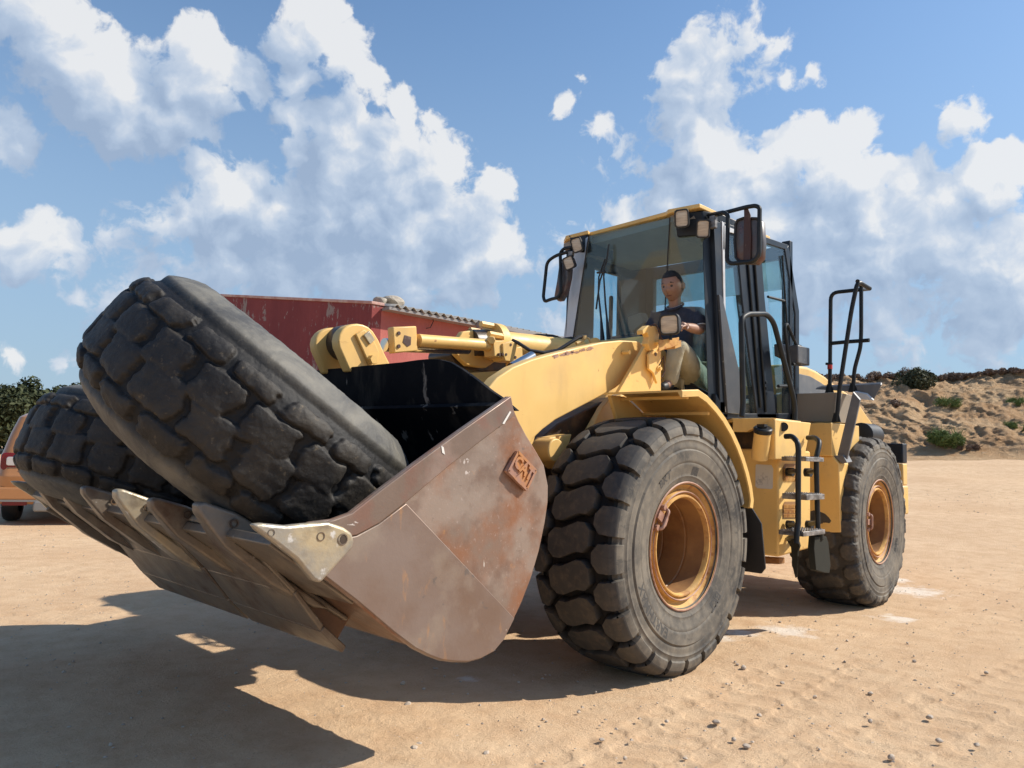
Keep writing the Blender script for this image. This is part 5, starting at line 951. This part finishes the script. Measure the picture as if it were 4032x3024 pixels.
# ------------------------------------------------------------------ hill
def hill_mat():
    mt, nt, nn, lk, bs = mat_new('sandstone_bank'); v = _vec(nn, lk, 'Object'); n1 = _noise(nn, lk, v, .35, 7, .6, .5); n2 = _noise(nn, lk, v, 1.8, 8, .7); n3 = _noise(nn, lk, v, 9, 6, .7)
    c = _mix(nn, lk, _mr(nn, lk, n1, .36, .62), (.60, .385, .215), (.73, .51, .30)); c = _mix(nn, lk, _mr(nn, lk, n2, .45, .66, 0, .8), c, (.55, .32, .16)); c = _mix(nn, lk, _mr(nn, lk, n3, .55, .7, 0, .6), c, (.36, .25, .165))
    c = _mix(nn, lk, _mr(nn, lk, _noise(nn, lk, v, 3.1, 5), .60, .68, 0, .6), c, (.60, .48, .34)); lk.new(c, bs.inputs['Base Color']); bs.inputs['Roughness'].default_value = .95; bs.inputs['Specular IOR Level'].default_value = .1
    _bump(nn, lk, bs, _noise(nn, lk, v, 3.0, 12, .8), .9, .45); return mt
HB = 37.0
def crest(u): return 5.95+.35*np.sin(u*.13+1)+.5*(fbm(u*.12+5, 3, 0, 3)-.5)-.9*(1-sstep(-34, -8, u))
uu = np.linspace(-34, 46, 900); vv = np.r_[np.linspace(0, .70, 260, endpoint=False), np.linspace(.70, 1, 30)]
U_, V_ = np.meshgrid(uu, vv, indexing='ij')
ti = np.interp(V_, [0, .05, .62, .70, 1], [-4.5, -2, 11.5, 13.5, 60]); hgt = np.interp(V_, [0, .05, .12, .3, .5, .62, .70, 1], [-.06, .0, .10, .40, .78, .97, 1.0, 1.0])
zc_ = ground_base(CAM[0]+dR[0]*HB+dT[0]*U_, CAM[1]+dR[1]*HB+dT[1]*U_)
w_ = sstep(.04, .16, V_)*(1-sstep(.60, .72, V_)*.85)
gul = (fbm(U_*.30+.28*hgt*9, hgt*1.1+2, 4, 5, ridged=True)-.55); lump = fbm(U_*.8, hgt*5, 8, 6, .6, ridged=True)-.5; fine = fbm(U_*2.0+5*hgt, hgt*11, 1, 6, .65, ridged=True)-.5
tt = ti+w_*(-2.2*gul-.60*lump-.32*fine)+ .6*np.sin(U_*.25); zz = zc_+hgt*(crest(U_)-zc_)+w_*(.38*lump+.26*fine)-.05
hx_ = CAM[0]+dR[0]*(HB+tt)+dT[0]*U_; hy_ = CAM[1]+dR[1]*(HB+tt)+dT[1]*U_
hill = grid_mesh('hill', np.stack([hx_, hy_, zz], -1), len(uu), len(vv), hill_mat()); hill['kind'] = 'structure'
from mathutils.bvhtree import BVHTree
hb_tree = BVHTree.FromPolygons([v.co for v in hill.data.vertices], [tuple(p_.vertices) for p_ in hill.data.polygons])
def hill_hit(px, py):
    h_ = hb_tree.ray_cast(Vector(CAM), Vector(pray(px, py))); return h_[0]
# ------------------------------------------------------------------ plants
def leafmat(name, a, b, c=None):
    mt, nt, nn, lk, bs = mat_new(name); g = nn.new('ShaderNodeNewGeometry'); v = _vec(nn, lk, 'Object'); n1 = _noise(nn, lk, v, 3.5, 4)
    col = _mix(nn, lk, _mr(nn, lk, n1, .35, .65), a, b); r_ = M(nn, lk, 'MULTIPLY', g.outputs['Random Per Island'], .6); col = _mix(nn, lk, r_, col, c or b); lk.new(col, bs.inputs['Base Color']); bs.inputs['Roughness'].default_value = .7; bs.inputs['Specular IOR Level'].default_value = .25; return mt
LEAF = leafmat('oak_leaf', (.016, .024, .009), (.044, .055, .020), (.08, .088, .038)); LGREEN = leafmat('green_bush_leaf', (.07, .12, .03), (.16, .22, .06), (.22, .26, .09)); LDRY = leafmat('dry_scrub_leaf', (.13, .085, .065), (.24, .165, .12), (.32, .23, .16)); LDARK = leafmat('dark_bush_leaf', (.035, .045, .022), (.075, .085, .04), (.11, .11, .06))
BARK = layered('bark', (.12, .085, .06), [((.07, .05, .04), 6, .4, .65, .8)], .9, .05, (14, .6, .03))
def leaves(n, blobs, size, rng, droop=.3, up=.25, asp=.55):
    P = np.zeros((n, 3)); Nn = np.zeros((n, 3)); w = np.array([b[3]**2 for b in blobs]); ix = rng.choice(len(blobs), n, p=w/w.sum())
    d = rng.normal(size=(n, 3)); d /= np.linalg.norm(d, axis=1)[:, None]; rad = rng.random(n)**.28; B = np.array(blobs)
    P = B[ix, :3]+d*(B[ix, 3]*rad)[:, None]*np.array([1, 1, .85]); Nn = d+rng.normal(size=(n, 3))*.6+np.array([0, 0, up]); Nn /= np.linalg.norm(Nn, axis=1)[:, None]
    t = np.cross(Nn, rng.normal(size=(n, 3))); t /= np.linalg.norm(t, axis=1)[:, None]; b_ = np.cross(Nn, t); s = size*(.6+.8*rng.random(n))[:, None]
    vs = np.stack([P-t*s, P-b_*s*asp*.9+Nn*s*.15, P+t*s, P+b_*s*asp+Nn*s*.15], 1).reshape(-1, 3); fs = np.arange(4*n).reshape(-1, 4); return vs, fs
def mesh_np(name, vs, fs, mat, parent=None):
    me = bpy.data.meshes.new(name); me.from_pydata(vs.tolist(), [], fs.tolist()); me.update(); me.materials.append(mat); o = bpy.data.objects.new(name, me); link(o, parent); return o
def tree(c, h, r, seed, label, group):
    rng = np.random.default_rng(seed); root = thing('oak_tree', label, 'tree', tuple(c), group); c = Vector(c); tr = MB(); top = c+X(0, 0, h*.45); tr.tube([c-X(0, 0, .2), c+X(.1, 0, h*.2), top], [.28, .22, .16], 10); bl = []
    for k in range(42):
        a = rng.random()*6.28; q = rng.random()**.6; zf = .06+.90*rng.random(); env = math.sqrt(max(.05, 1-((zf-.5)/.58)**2)); p_ = c+X(math.cos(a)*r*q*env, math.sin(a)*r*q*env, h*zf); bl.append((*p_, r*(.20+.16*rng.random())))
        if k % 3 == 0: tr.tube([top-X(0, 0, .3), top.lerp(p_, .5)+X(0, 0, .1), p_], [.11, .07, .03], 7)
    tr.build('trunk', BARK, root, smooth=True); vs, fs = leaves(15000, bl, .115, rng); mesh_np('crown', vs, fs, LEAF, root); return root
def bush(name, c, r, h, mat, seed, label, group=None, n=900, size=.06, spiky=0):
    rng = np.random.default_rng(seed); root = thing(name, label, 'shrub' if name != 'broom_bush' else 'bush', tuple(c), group); c = Vector(c); bl = []; st = MB()
    for k in range(9):
        a = rng.random()*6.28; q = rng.random()**.5*.75; p_ = c+X(math.cos(a)*r*q, math.sin(a)*r*q, h*(.25+.5*rng.random()*(1-q*.5))); bl.append((*p_, h*(.28+.2*rng.random()))); st.tube([c-X(0, 0, .1), c.lerp(p_, .5)+X(0, 0, .05), p_], [.03, .02, .01], 5)
        if spiky:
            for j in range(10):
                e_ = p_+X(rng.normal()*.25*r, rng.normal()*.25*r, h*(.25+.35*rng.random())); st.tube([p_, e_], [.012, .004], 4)
    st.build('stems', BARK if not spiky else mat, root); vs, fs = leaves(n, bl, size, rng, asp=.25 if spiky else .55); mesh_np('foliage', vs, fs, mat, root); return root
tree(Dp(-30, 905, 36)*1.0-X(0, 0, 1.3), 2.6, 3.2, 3, 'dark leafy oak behind the orange car, cut off by the left edge of the photo', 'oaks beyond the yard')
tree(Dp(100, 900, 38)-X(0, 0, 1.3), 2.9, 2.4, 5, 'rounded leafy oak whose crown rises just left of the stacked tyres', 'oaks beyond the yard')
tree(Dp(215, 905, 40)-X(0, 0, 1.3), 2.5, 3.2, 8, 'leafy oak hidden mostly behind the upper scrap tyre', 'oaks beyond the yard')
# bushes on the bank
for (px, py, r_, h_, mt, nm, lb, sp) in ((1982, 828, .95, 1.5, LDARK, 'shrub', 'dark green shrub rooted at the crest of the bank, largest on the slope', 0), (2046, 868, .75, .55, LGREEN, 'broom_bush', 'small bright green bush halfway up the sandy bank', 1), (2035, 952, .95, .85, LGREEN, 'broom_bush', 'green broom bush at the foot of the sandy bank', 1), (1932, 868, .4, .4, LDRY, 'shrub', 'tiny dry tuft on the bare slope left of the dark green shrub', 0), (2195, 865, .4, .5, LGREEN, 'broom_bush', 'thin green tuft on the slope at the right edge of the photo', 1), (2205, 915, .7, .4, LGREEN, 'broom_bush', 'low sparse green plants on scree at the right edge', 1), (2088, 958, .5, .3, LDRY, 'shrub', 'low dry tuft right of the green broom bush', 1)):
    p_ = hill_hit(px, py+8)
    if p_ is not None: bush(nm, p_-X(0, 0, .15), r_, h_, mt, int(px), lb, n=2600 if r_ > .8 else 1100, size=.085 if r_ > .8 else .06, spiky=sp)
k_ = 0; rng_ = np.random.default_rng(4)
for px in list(range(1690, 2225, 17)):
    py_ = None
    for yy in range(760, 900, 2):
        h_ = hill_hit(px, yy)
        if h_ is not None: py_ = yy; break
    if py_ is None: continue
    base_ = hill_hit(px, py_+2); f_ = rng_.random()
    if rng_.random() < .18: continue
    o_ = k_+1; lb = 'dry brown scrub bush on the bank crest, %d%s from the left in the row' % (o_, 'th' if 10 < o_ < 20 else {1: 'st', 2: 'nd', 3: 'rd'}.get(o_ % 10, 'th'))
    bush('dry_shrub', base_-X(0, 0, .12), .45+.45*f_, .22+.40*rng_.random()**2, LDRY, 100+k_, lb, 'dry scrub bushes along the crest of the bank', n=1000, size=.055, spiky=0); k_ += 1
# ------------------------------------------------------------------ red building
def wall_mat(name, a, b, peel, cp):
    mt, nt, nn, lk, bs = mat_new(name); v = _vec(nn, lk, 'Object'); st = nn.new('ShaderNodeMapping'); lk.new(v, st.inputs[0]); st.inputs['Scale'].default_value = (1, 1, .45)
    c = _mix(nn, lk, _mr(nn, lk, _noise(nn, lk, v, 1.2, 6), .35, .65), a, b); n1 = _noise(nn, lk, st.outputs[0], 5.5, 9, .72, .3); n2 = _noise(nn, lk, v, .55, 3)
    if peel: f = _mr(nn, lk, M(nn, lk, 'ADD', n1, M(nn, lk, 'MULTIPLY_ADD', n2, .9, -.45)), .575, .60, 0, .9); c = _mix(nn, lk, f, c, cp)
    st2 = nn.new('ShaderNodeMapping'); lk.new(v, st2.inputs[0]); st2.inputs['Scale'].default_value = (6, 6, .8); n3 = _noise(nn, lk, st2.outputs[0], 3, 5); c = _mix(nn, lk, _mr(nn, lk, n3, .5, .72, 0, .14), c, tuple(min(1, x*1.35+.03) for x in b))
    lk.new(c, bs.inputs['Base Color']); bs.inputs['Roughness'].default_value = .9; _bump(nn, lk, bs, _noise(nn, lk, st2.outputs[0], 9, 6), .5, .012); return mt
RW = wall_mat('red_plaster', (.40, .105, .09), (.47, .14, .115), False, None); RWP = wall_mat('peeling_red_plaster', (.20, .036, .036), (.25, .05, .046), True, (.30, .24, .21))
ETERNIT = layered('fibre_cement_roof', (.36, .34, .31), [((.22, .21, .19), 3, .45, .65, .8), ((.5, .47, .42), 9, .55, .7, .5)], .9, .05, (20, .4, .01)); GUT = layered('grey_gutter', (.28, .26, .25), [((.2, .18, .17), 3, .4, .7, .6)], .5, .1, None)
CAPM = layered('plaster_coping', (.58, .38, .32), [((.44, .20, .17), 2.5, .45, .6, .8), ((.6, .5, .44), 6, .5, .7, .6)], .9, .05, (20, .3, .01))
bc = Dp(804, 657, 13.6); g1_ = A(490, 641, 0, bc.x); slope = (g1_.z-bc.z)/(bc.y-g1_.y)
BL_ = thing('red_building', 'low red plastered building with a corrugated roof behind the bucket', 'building', (bc.x, bc.y, 0))
yb, xr_ = bc.y-11, A(1470, 760, 1, bc.y).x
zf = lambda y: bc.z+slope*(bc.y-y)
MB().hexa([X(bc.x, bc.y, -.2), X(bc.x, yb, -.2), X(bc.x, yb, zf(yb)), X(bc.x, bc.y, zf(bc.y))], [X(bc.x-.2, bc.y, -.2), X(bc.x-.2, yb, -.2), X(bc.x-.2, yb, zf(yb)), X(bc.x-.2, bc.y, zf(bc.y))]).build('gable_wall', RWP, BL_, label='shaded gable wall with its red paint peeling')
MB().hexa([X(bc.x-.2, bc.y, -.2), X(xr_, bc.y, -.2), X(xr_, bc.y, bc.z-.02), X(bc.x-.2, bc.y, bc.z-.02)], [X(bc.x-.2, bc.y-.2, -.2), X(xr_, bc.y-.2, -.2), X(xr_, bc.y-.2, bc.z-.02), X(bc.x-.2, bc.y-.2, bc.z-.02)]).build('side_wall', RW, BL_)
MB().hexa([X(bc.x+.03, bc.y+.02, zf(bc.y+.02)), X(bc.x+.03, yb, zf(yb)), X(bc.x-.25, yb, zf(yb)), X(bc.x-.25, bc.y+.02, zf(bc.y))], [p_+X(0, 0, .055) for p_ in (X(bc.x+.03, bc.y+.02, zf(bc.y+.02)), X(bc.x+.03, yb, zf(yb)), X(bc.x-.25, yb, zf(yb)), X(bc.x-.25, bc.y+.02, zf(bc.y)))]).build('coping', CAPM, BL_, bevel=.01)
xs = np.arange(bc.x-.28, xr_, -.177/12); ov = .26; ys = np.array([bc.y+ov, bc.y, yb])
XX, YY = np.meshgrid(xs, ys, indexing='ij'); ZZ = bc.z-slope*(YY-bc.y)+.035+.028*np.cos((XX-bc.x)/.177*2*np.pi)
ro_ = grid_mesh('roof', np.stack([XX, YY, ZZ], -1), len(xs), 3, ETERNIT, BL_); sm = ro_.modifiers.new('t', 'SOLIDIFY'); sm.thickness = .010
gx0, gx1 = A(1035, 690, 1, bc.y+ov+.05).x, xr_
gprof = [(.0, .0), (.0, -.10), (.04, -.125), (.10, -.115), (.13, -.08), (.13, -.0)]
MB().hexa([X(gx0, bc.y+ov-.04+a, bc.z-slope*ov+.02+b) for a, b in gprof], [X(gx1, bc.y+ov-.04+a, bc.z-slope*ov+.02+b) for a, b in gprof]).build('gutter', GUT, BL_, bevel=.006)
MB().box(((bc.x+xr_)/2, bc.y+.12, bc.z-.06), (bc.x-xr_-.4, .22, .05)).build('eave_board', GUT, BL_)
MB().tube([X(bc.x-1.3, bc.y+.06, bc.z-.02), X(bc.x-1.32, bc.y+.08, bc.z-.12), X(bc.x-1.28, bc.y+.05, bc.z-.24), X(bc.x-1.18, bc.y+.05, bc.z-.27)], .008, 6).build('loose_wire', BLACK, BL_, smooth=True)
def rock(name, c, d, seed, mat, label, cat='stone', group=None, sub=3, rough=.25):
    bm = bmesh.new(); bmesh.ops.create_icosphere(bm, subdivisions=sub, radius=.5)
    rs = np.random.default_rng(seed); pl_ = rs.normal(size=(9, 3)); pl_ /= np.linalg.norm(pl_, axis=1)[:, None]; dd = .30+.16*rs.random(9)
    for v in bm.verts:
        for n_, k in zip(pl_, dd):
            e_ = v.co.dot(Vector(n_))-k
            if e_ > 0: v.co -= Vector(n_)*e_*.9
        v.co *= 1+rough*.3*(float(fbm(v.co.x*4+seed, v.co.y*4, v.co.z*4+9, 3))-.5)
        v.co = Vector((v.co.x*d[0], v.co.y*d[1], v.co.z*d[2]))
    me = bpy.data.meshes.new(name); bm.to_mesh(me); bm.free(); me.materials.append(mat); o = bpy.data.objects.new(name, me); o.location = c; link(o); return tag(o, label, cat, group)
rock('roof_stone', A(820, 655, 1, bc.y-.35)+X(0, 0, .03), (.27, .30, .19), 3, ROCK, 'smaller of two stones weighing down the corrugated roof, nearer the gable'); rock('roof_stone', A(848, 657, 1, bc.y-.35)+X(0, 0, .04), (.46, .40, .24), 9, ROCK, 'larger pale stone lying on the corrugated roof edge')
# ------------------------------------------------------------------ orange car
CARP, _n, nnc, lkc, bsc = mat_new('orange_car_paint'); bsc.inputs['Base Color'].default_value = (.44, .20, .075, 1); bsc.inputs['Roughness'].default_value = .36; bsc.inputs['Metallic'].default_value = .2; bsc.inputs['Coat Weight'].default_value = .6; bsc.inputs['Coat Roughness'].default_value = .08
CGL, _n, _m, _l, bg_ = mat_new('car_glass'); bg_.inputs['Base Color'].default_value = (.012, .015, .018, 1); bg_.inputs['Roughness'].default_value = .05
REDL, _n, _m, _l, br2 = mat_new('tail_lamp_red'); br2.inputs['Base Color'].default_value = (.16, .004, .012, 1); br2.inputs['Roughness'].default_value = .12
CLRL, _n, _m, _l, br3 = mat_new('tail_lamp_clear'); br3.inputs['Base Color'].default_value = (.62, .60, .60, 1); br3.inputs['Roughness'].default_value = .2; br3.inputs['Metallic'].default_value = .5
SILV = layered('silver_trim', (.24, .235, .225), [], .45, .05, None, metal=.3); 
ca = math.atan2(CF[1], CF[0])+math.radians(22); cf = X(math.cos(ca), math.sin(ca), 0); cl_ = X(-math.sin(ca), math.cos(ca), 0)   # car forward, car left
corner = A(14, 1128, 2, 0); corner = Vector((corner.x, corner.y, 0)); 
c0_ = Dp(-4, 1000, 11.5); c0_ = Vector((c0_.x, c0_.y, 0))   # rear-left corner on the ground
CAR = thing('parked_car', 'orange hatchback parked at the left edge, rear lamp beside the scrap tyres', 'car', tuple(c0_))
def cp_(f, l, z): return c0_+cf*f-cl_*l+X(0, 0, z)   # f forward from rear, l to the car's right
secs = [(.30, .02, .0), (.45, -.06, .0), (.72, -.10, .0), (.78, -.06, .0), (1.02, .0, .0), (1.08, .02, .02), (1.35, .12, .08), (1.60, .26, .15), (1.66, .40, .22)]  # z, rear face offset, side tuck
W_c = 1.78; vs = []; 
zs = [s[0] for s in secs]; ring = []
for (z, f0, tk) in secs:
    f1 = 4.25-max(0, z-.95)*2.2*(1 if z > 1.0 else 0)-(.25 if z < .5 else 0)
    r_ = .16; pts_ = []
    for (cx_, cy_, a0) in ((f0+r_, tk+r_, 180), (f1-.35, tk+.35, 270), (f1-.35, W_c-tk-.35, 0), (f0+r_, W_c-tk-r_, 90)):
        rad = r_ if cx_ < 2 else .35
        for i in range(7):
            t = math.radians(a0+90*i/6); pts_.append(cp_(cx_+rad*math.cos(t), cy_+rad*math.sin(t), z))
    ring.append(pts_)
n = len(ring[0]); vs = [p_ for r_ in ring for p_ in r_]
fs = [(k*n+i, k*n+(i+1) % n, (k+1)*n+(i+1) % n, (k+1)*n+i) for k in range(len(ring)-1) for i in range(n)]+[tuple(range(n)), tuple((len(ring)-1)*n+i for i in range(n))]
cbody = MB().add(vs, fs).build('body', CARP, CAR, smooth=True, ang=40, bevel=.02, seg=3)
MB().hexa([cp_(.105, .30, 1.14), cp_(.105, 1.48, 1.14), cp_(.265, 1.40, 1.52), cp_(.265, .38, 1.52)], [cp_(.085, .30, 1.15), cp_(.085, 1.48, 1.15), cp_(.245, 1.40, 1.53), cp_(.245, .38, 1.53)]).build('rear_window', CGL, CAR, bevel=.01)
for l_ in (.05, 1.73): MB().hexa([cp_(.5, l_, 1.08), cp_(3.0, l_, 1.08), cp_(2.5, l_+(.1 if l_ < 1 else -.1), 1.50), cp_(.6, l_+(.1 if l_ < 1 else -.1), 1.50)], [cp_(.5, l_-(.02 if l_ < 1 else -.02), 1.08), cp_(3.0, l_-(.02 if l_ < 1 else -.02), 1.08), cp_(2.5, l_+(.08 if l_ < 1 else -.08), 1.50), cp_(.6, l_+(.08 if l_ < 1 else -.08), 1.50)]).build('side_window', CGL, CAR, bevel=.008)
def rrect(l0, l1, z0, z1, f0, dep_, r=.06, n_=6):
    o0, o1 = [], []
    for (cx_, cz_, a0) in ((l1-r, z1-r, 0), (l0+r, z1-r, 90), (l0+r, z0+r, 180), (l1-r, z0+r, 270)):
        for i in range(n_+1): t = math.radians(a0+90*i/n_); o0.append(cp_(f0, cx_+r*math.cos(t), cz_+r*math.sin(t))); o1.append(cp_(f0-dep_, cx_+r*math.cos(t)*.9, cz_+r*math.sin(t)*.9))
    return o0, o1
for l0, l1 in ((.03, .40), (1.38, 1.75)):
    tl_ = MB().hexa(*rrect(l0, l1, .80, 1.06, .05, .09)).build('tail_lamp', REDL, CAR, bevel=.01)
    MB().hexa(*rrect(l0+.05, l1-.04, .845, 1.025, -.03, .02, .05)).build('lamp_lens', REDL, tl_, bevel=.005)
    MB().hexa(*rrect(l0+.08, l1-.08, .87, 1.0, -.048, .015, .03)).build('reversing_light', CLRL, tl_, bevel=.005)
MB().hexa(*rrect(.42, 1.36, .62, .96, -.02, .085, .03)).build('tailgate', CARP, CAR, bevel=.02, seg=3)
MB().hexa(*rrect(.02, 1.76, .36, .56, .03, .13, .04)).build('bumper', CARP, CAR, bevel=.03, seg=3); MB().hexa(*rrect(.10, .42, .29, .35, -.05, .04, .02)).build('reflector', REDL, CAR)
MB().hexa(*rrect(.04, 1.74, .345, .375, -.085, .02, .01)).build('trim_strip', SILV, CAR); MB().hexa(*rrect(.50, 1.30, .20, .36, -.04, .08, .04)).build('skid_plate', SILV, CAR, bevel=.02)
MB().cyl(cp_(-.02, 1.15, .27), cp_(.3, 1.15, .27), .035, n=14).build('exhaust', STEEL2, CAR)
MB().tube(fillet([cp_(.5, .26, 1.66), cp_(.6, .26, 1.72), cp_(2.4, .26, 1.72), cp_(2.5, .26, 1.66)], .05), .02, 8).build('roof_rail', PLAST, CAR, smooth=True)
for f_ in (.75, 3.40):
    for l_ in (.10, 1.68):
        w_ = MB().lathe(cp_(f_, l_, .34), cl_, [(-.10, .20), (-.10, .32), (-.06, .34), (.06, .34), (.10, .32), (.10, .20), (.08, .18), (.06, .0)], 32).build('wheel', PLAST, CAR, smooth=True, ang=40)
# ------------------------------------------------------------------ stones and gravel
def gz_at(x, y): return float(ground_base(x, y))
stones = [(1592, 1437, .035), (1606, 1445, .06), (1690, 1477, .04), (1760, 1508, .045), (1690, 1525, .03), (1640, 1547, .035), (1548, 1563, .055), (1880, 1500, .045), (1700, 1440, .03), (1925, 1640, .055), (2008, 1552, .055), (1975, 1430, .04), (1880, 1560, .04), (2030, 1603, .05), (1585, 1600, .04), (1613, 1615, .05), (1620, 1375, .04), (1685, 1345, .04), (870, 1478, .045), (915, 1490, .03), (880, 1524, .05), (905, 1527, .025), (1010, 1568, .03), (895, 1620, .06), (905, 1610, .04), (1050, 1630, .045), (510, 1455, .03), (740, 1530, .035), (150, 1572, .03), (110, 1572, .02), (395, 1572, .025), (620, 1370, .02), (110, 1105+200, .02), (60, 1330, .02), (1960, 1390, .035), (2130, 1455, .04), (1250, 1540, .03), (1300, 1600, .035), (1180, 1560, .02), (1440, 1560, .03), (2110, 1612, .05), (2150, 1540, .03), (1780, 1420, .03), (1830, 1385, .03), (1350, 1640, .03), (680, 1600, .022), (300, 1500, .022), (560, 1520, .022), (240, 1610, .03), (1120, 1475, .025), (1010, 1500, .02), (960, 1462, .022), (1480, 1640, .03), (1420, 1520, .02), (2060, 1500, .03), (1990, 1480, .025)]
rs_ = np.random.default_rng(12)
for i, (px, py, s) in enumerate(sorted(stones)):
    o_ = i+1; lb_ = 'small angular stone on the sand, %d%s of the loose stones from the left' % (o_, 'th' if 10 < o_ < 20 else {1: 'st', 2: 'nd', 3: 'rd'}.get(o_ % 10, 'th'))
    p_ = A(px, py, 2, 0); s *= .66; rock('loose_stone', (p_.x, p_.y, gz_at(p_.x, p_.y)+s*.22), (s*1.2, s*(.8+.4*rs_.random()), s*(.6+.3*rs_.random())), 40+i, STONE, lb_, 'stone', 'loose stones scattered on the sand', sub=2, rough=.9)
NG = 6500; ga = yaw_+(rs_.random(NG)-.5)*1.25; gr = 1.6+rs_.random(NG)**1.3*22; px_, py_ = CAM[0]+gr*np.cos(ga), CAM[1]+gr*np.sin(ga); sz = .002+.009*rs_.random(NG)**4+.0005*gr*rs_.random(NG)
oct_ = np.array([(1, 0, 0), (-1, 0, 0), (0, 1, 0), (0, -1, 0), (0, 0, 1), (0, 0, -.5)]); of = np.array([(0, 2, 4), (2, 1, 4), (1, 3, 4), (3, 0, 4), (2, 0, 5), (1, 2, 5), (3, 1, 5), (0, 3, 5)])
V_ = (oct_[None]*(.7+.6*rs_.random((NG, 6, 1))))*sz[:, None, None]*np.array([1, 1, .7]); an = rs_.random(NG)*6.28; c_, s_ = np.cos(an), np.sin(an); V2 = V_.copy(); V2[..., 0] = V_[..., 0]*c_[:, None]-V_[..., 1]*s_[:, None]; V2[..., 1] = V_[..., 0]*s_[:, None]+V_[..., 1]*c_[:, None]
V2 += np.stack([px_, py_, ground_base(px_, py_)+.004], -1)[:, None]
F_ = (of[None]+6*np.arange(NG)[:, None, None]).reshape(-1, 3); gv = mesh_np('gravel', V2.reshape(-1, 3), F_, STONE); gv['kind'] = 'stuff'; tag(gv, 'fine gravel strewn over the sandy yard', 'gravel')
scrap_tyre('scrap_tyre', 'upper of two worn bald scrap tyres, leaning up out of the bucket', (2.393, .515, 1.395, 2.512, .923, 1.001), 0)
scrap_tyre('scrap_tyre', 'lower scrap tyre lying under the other one at the far end of the bucket', (2.285, -.851, 1.126, 3.06, 1.247, .926), 7)
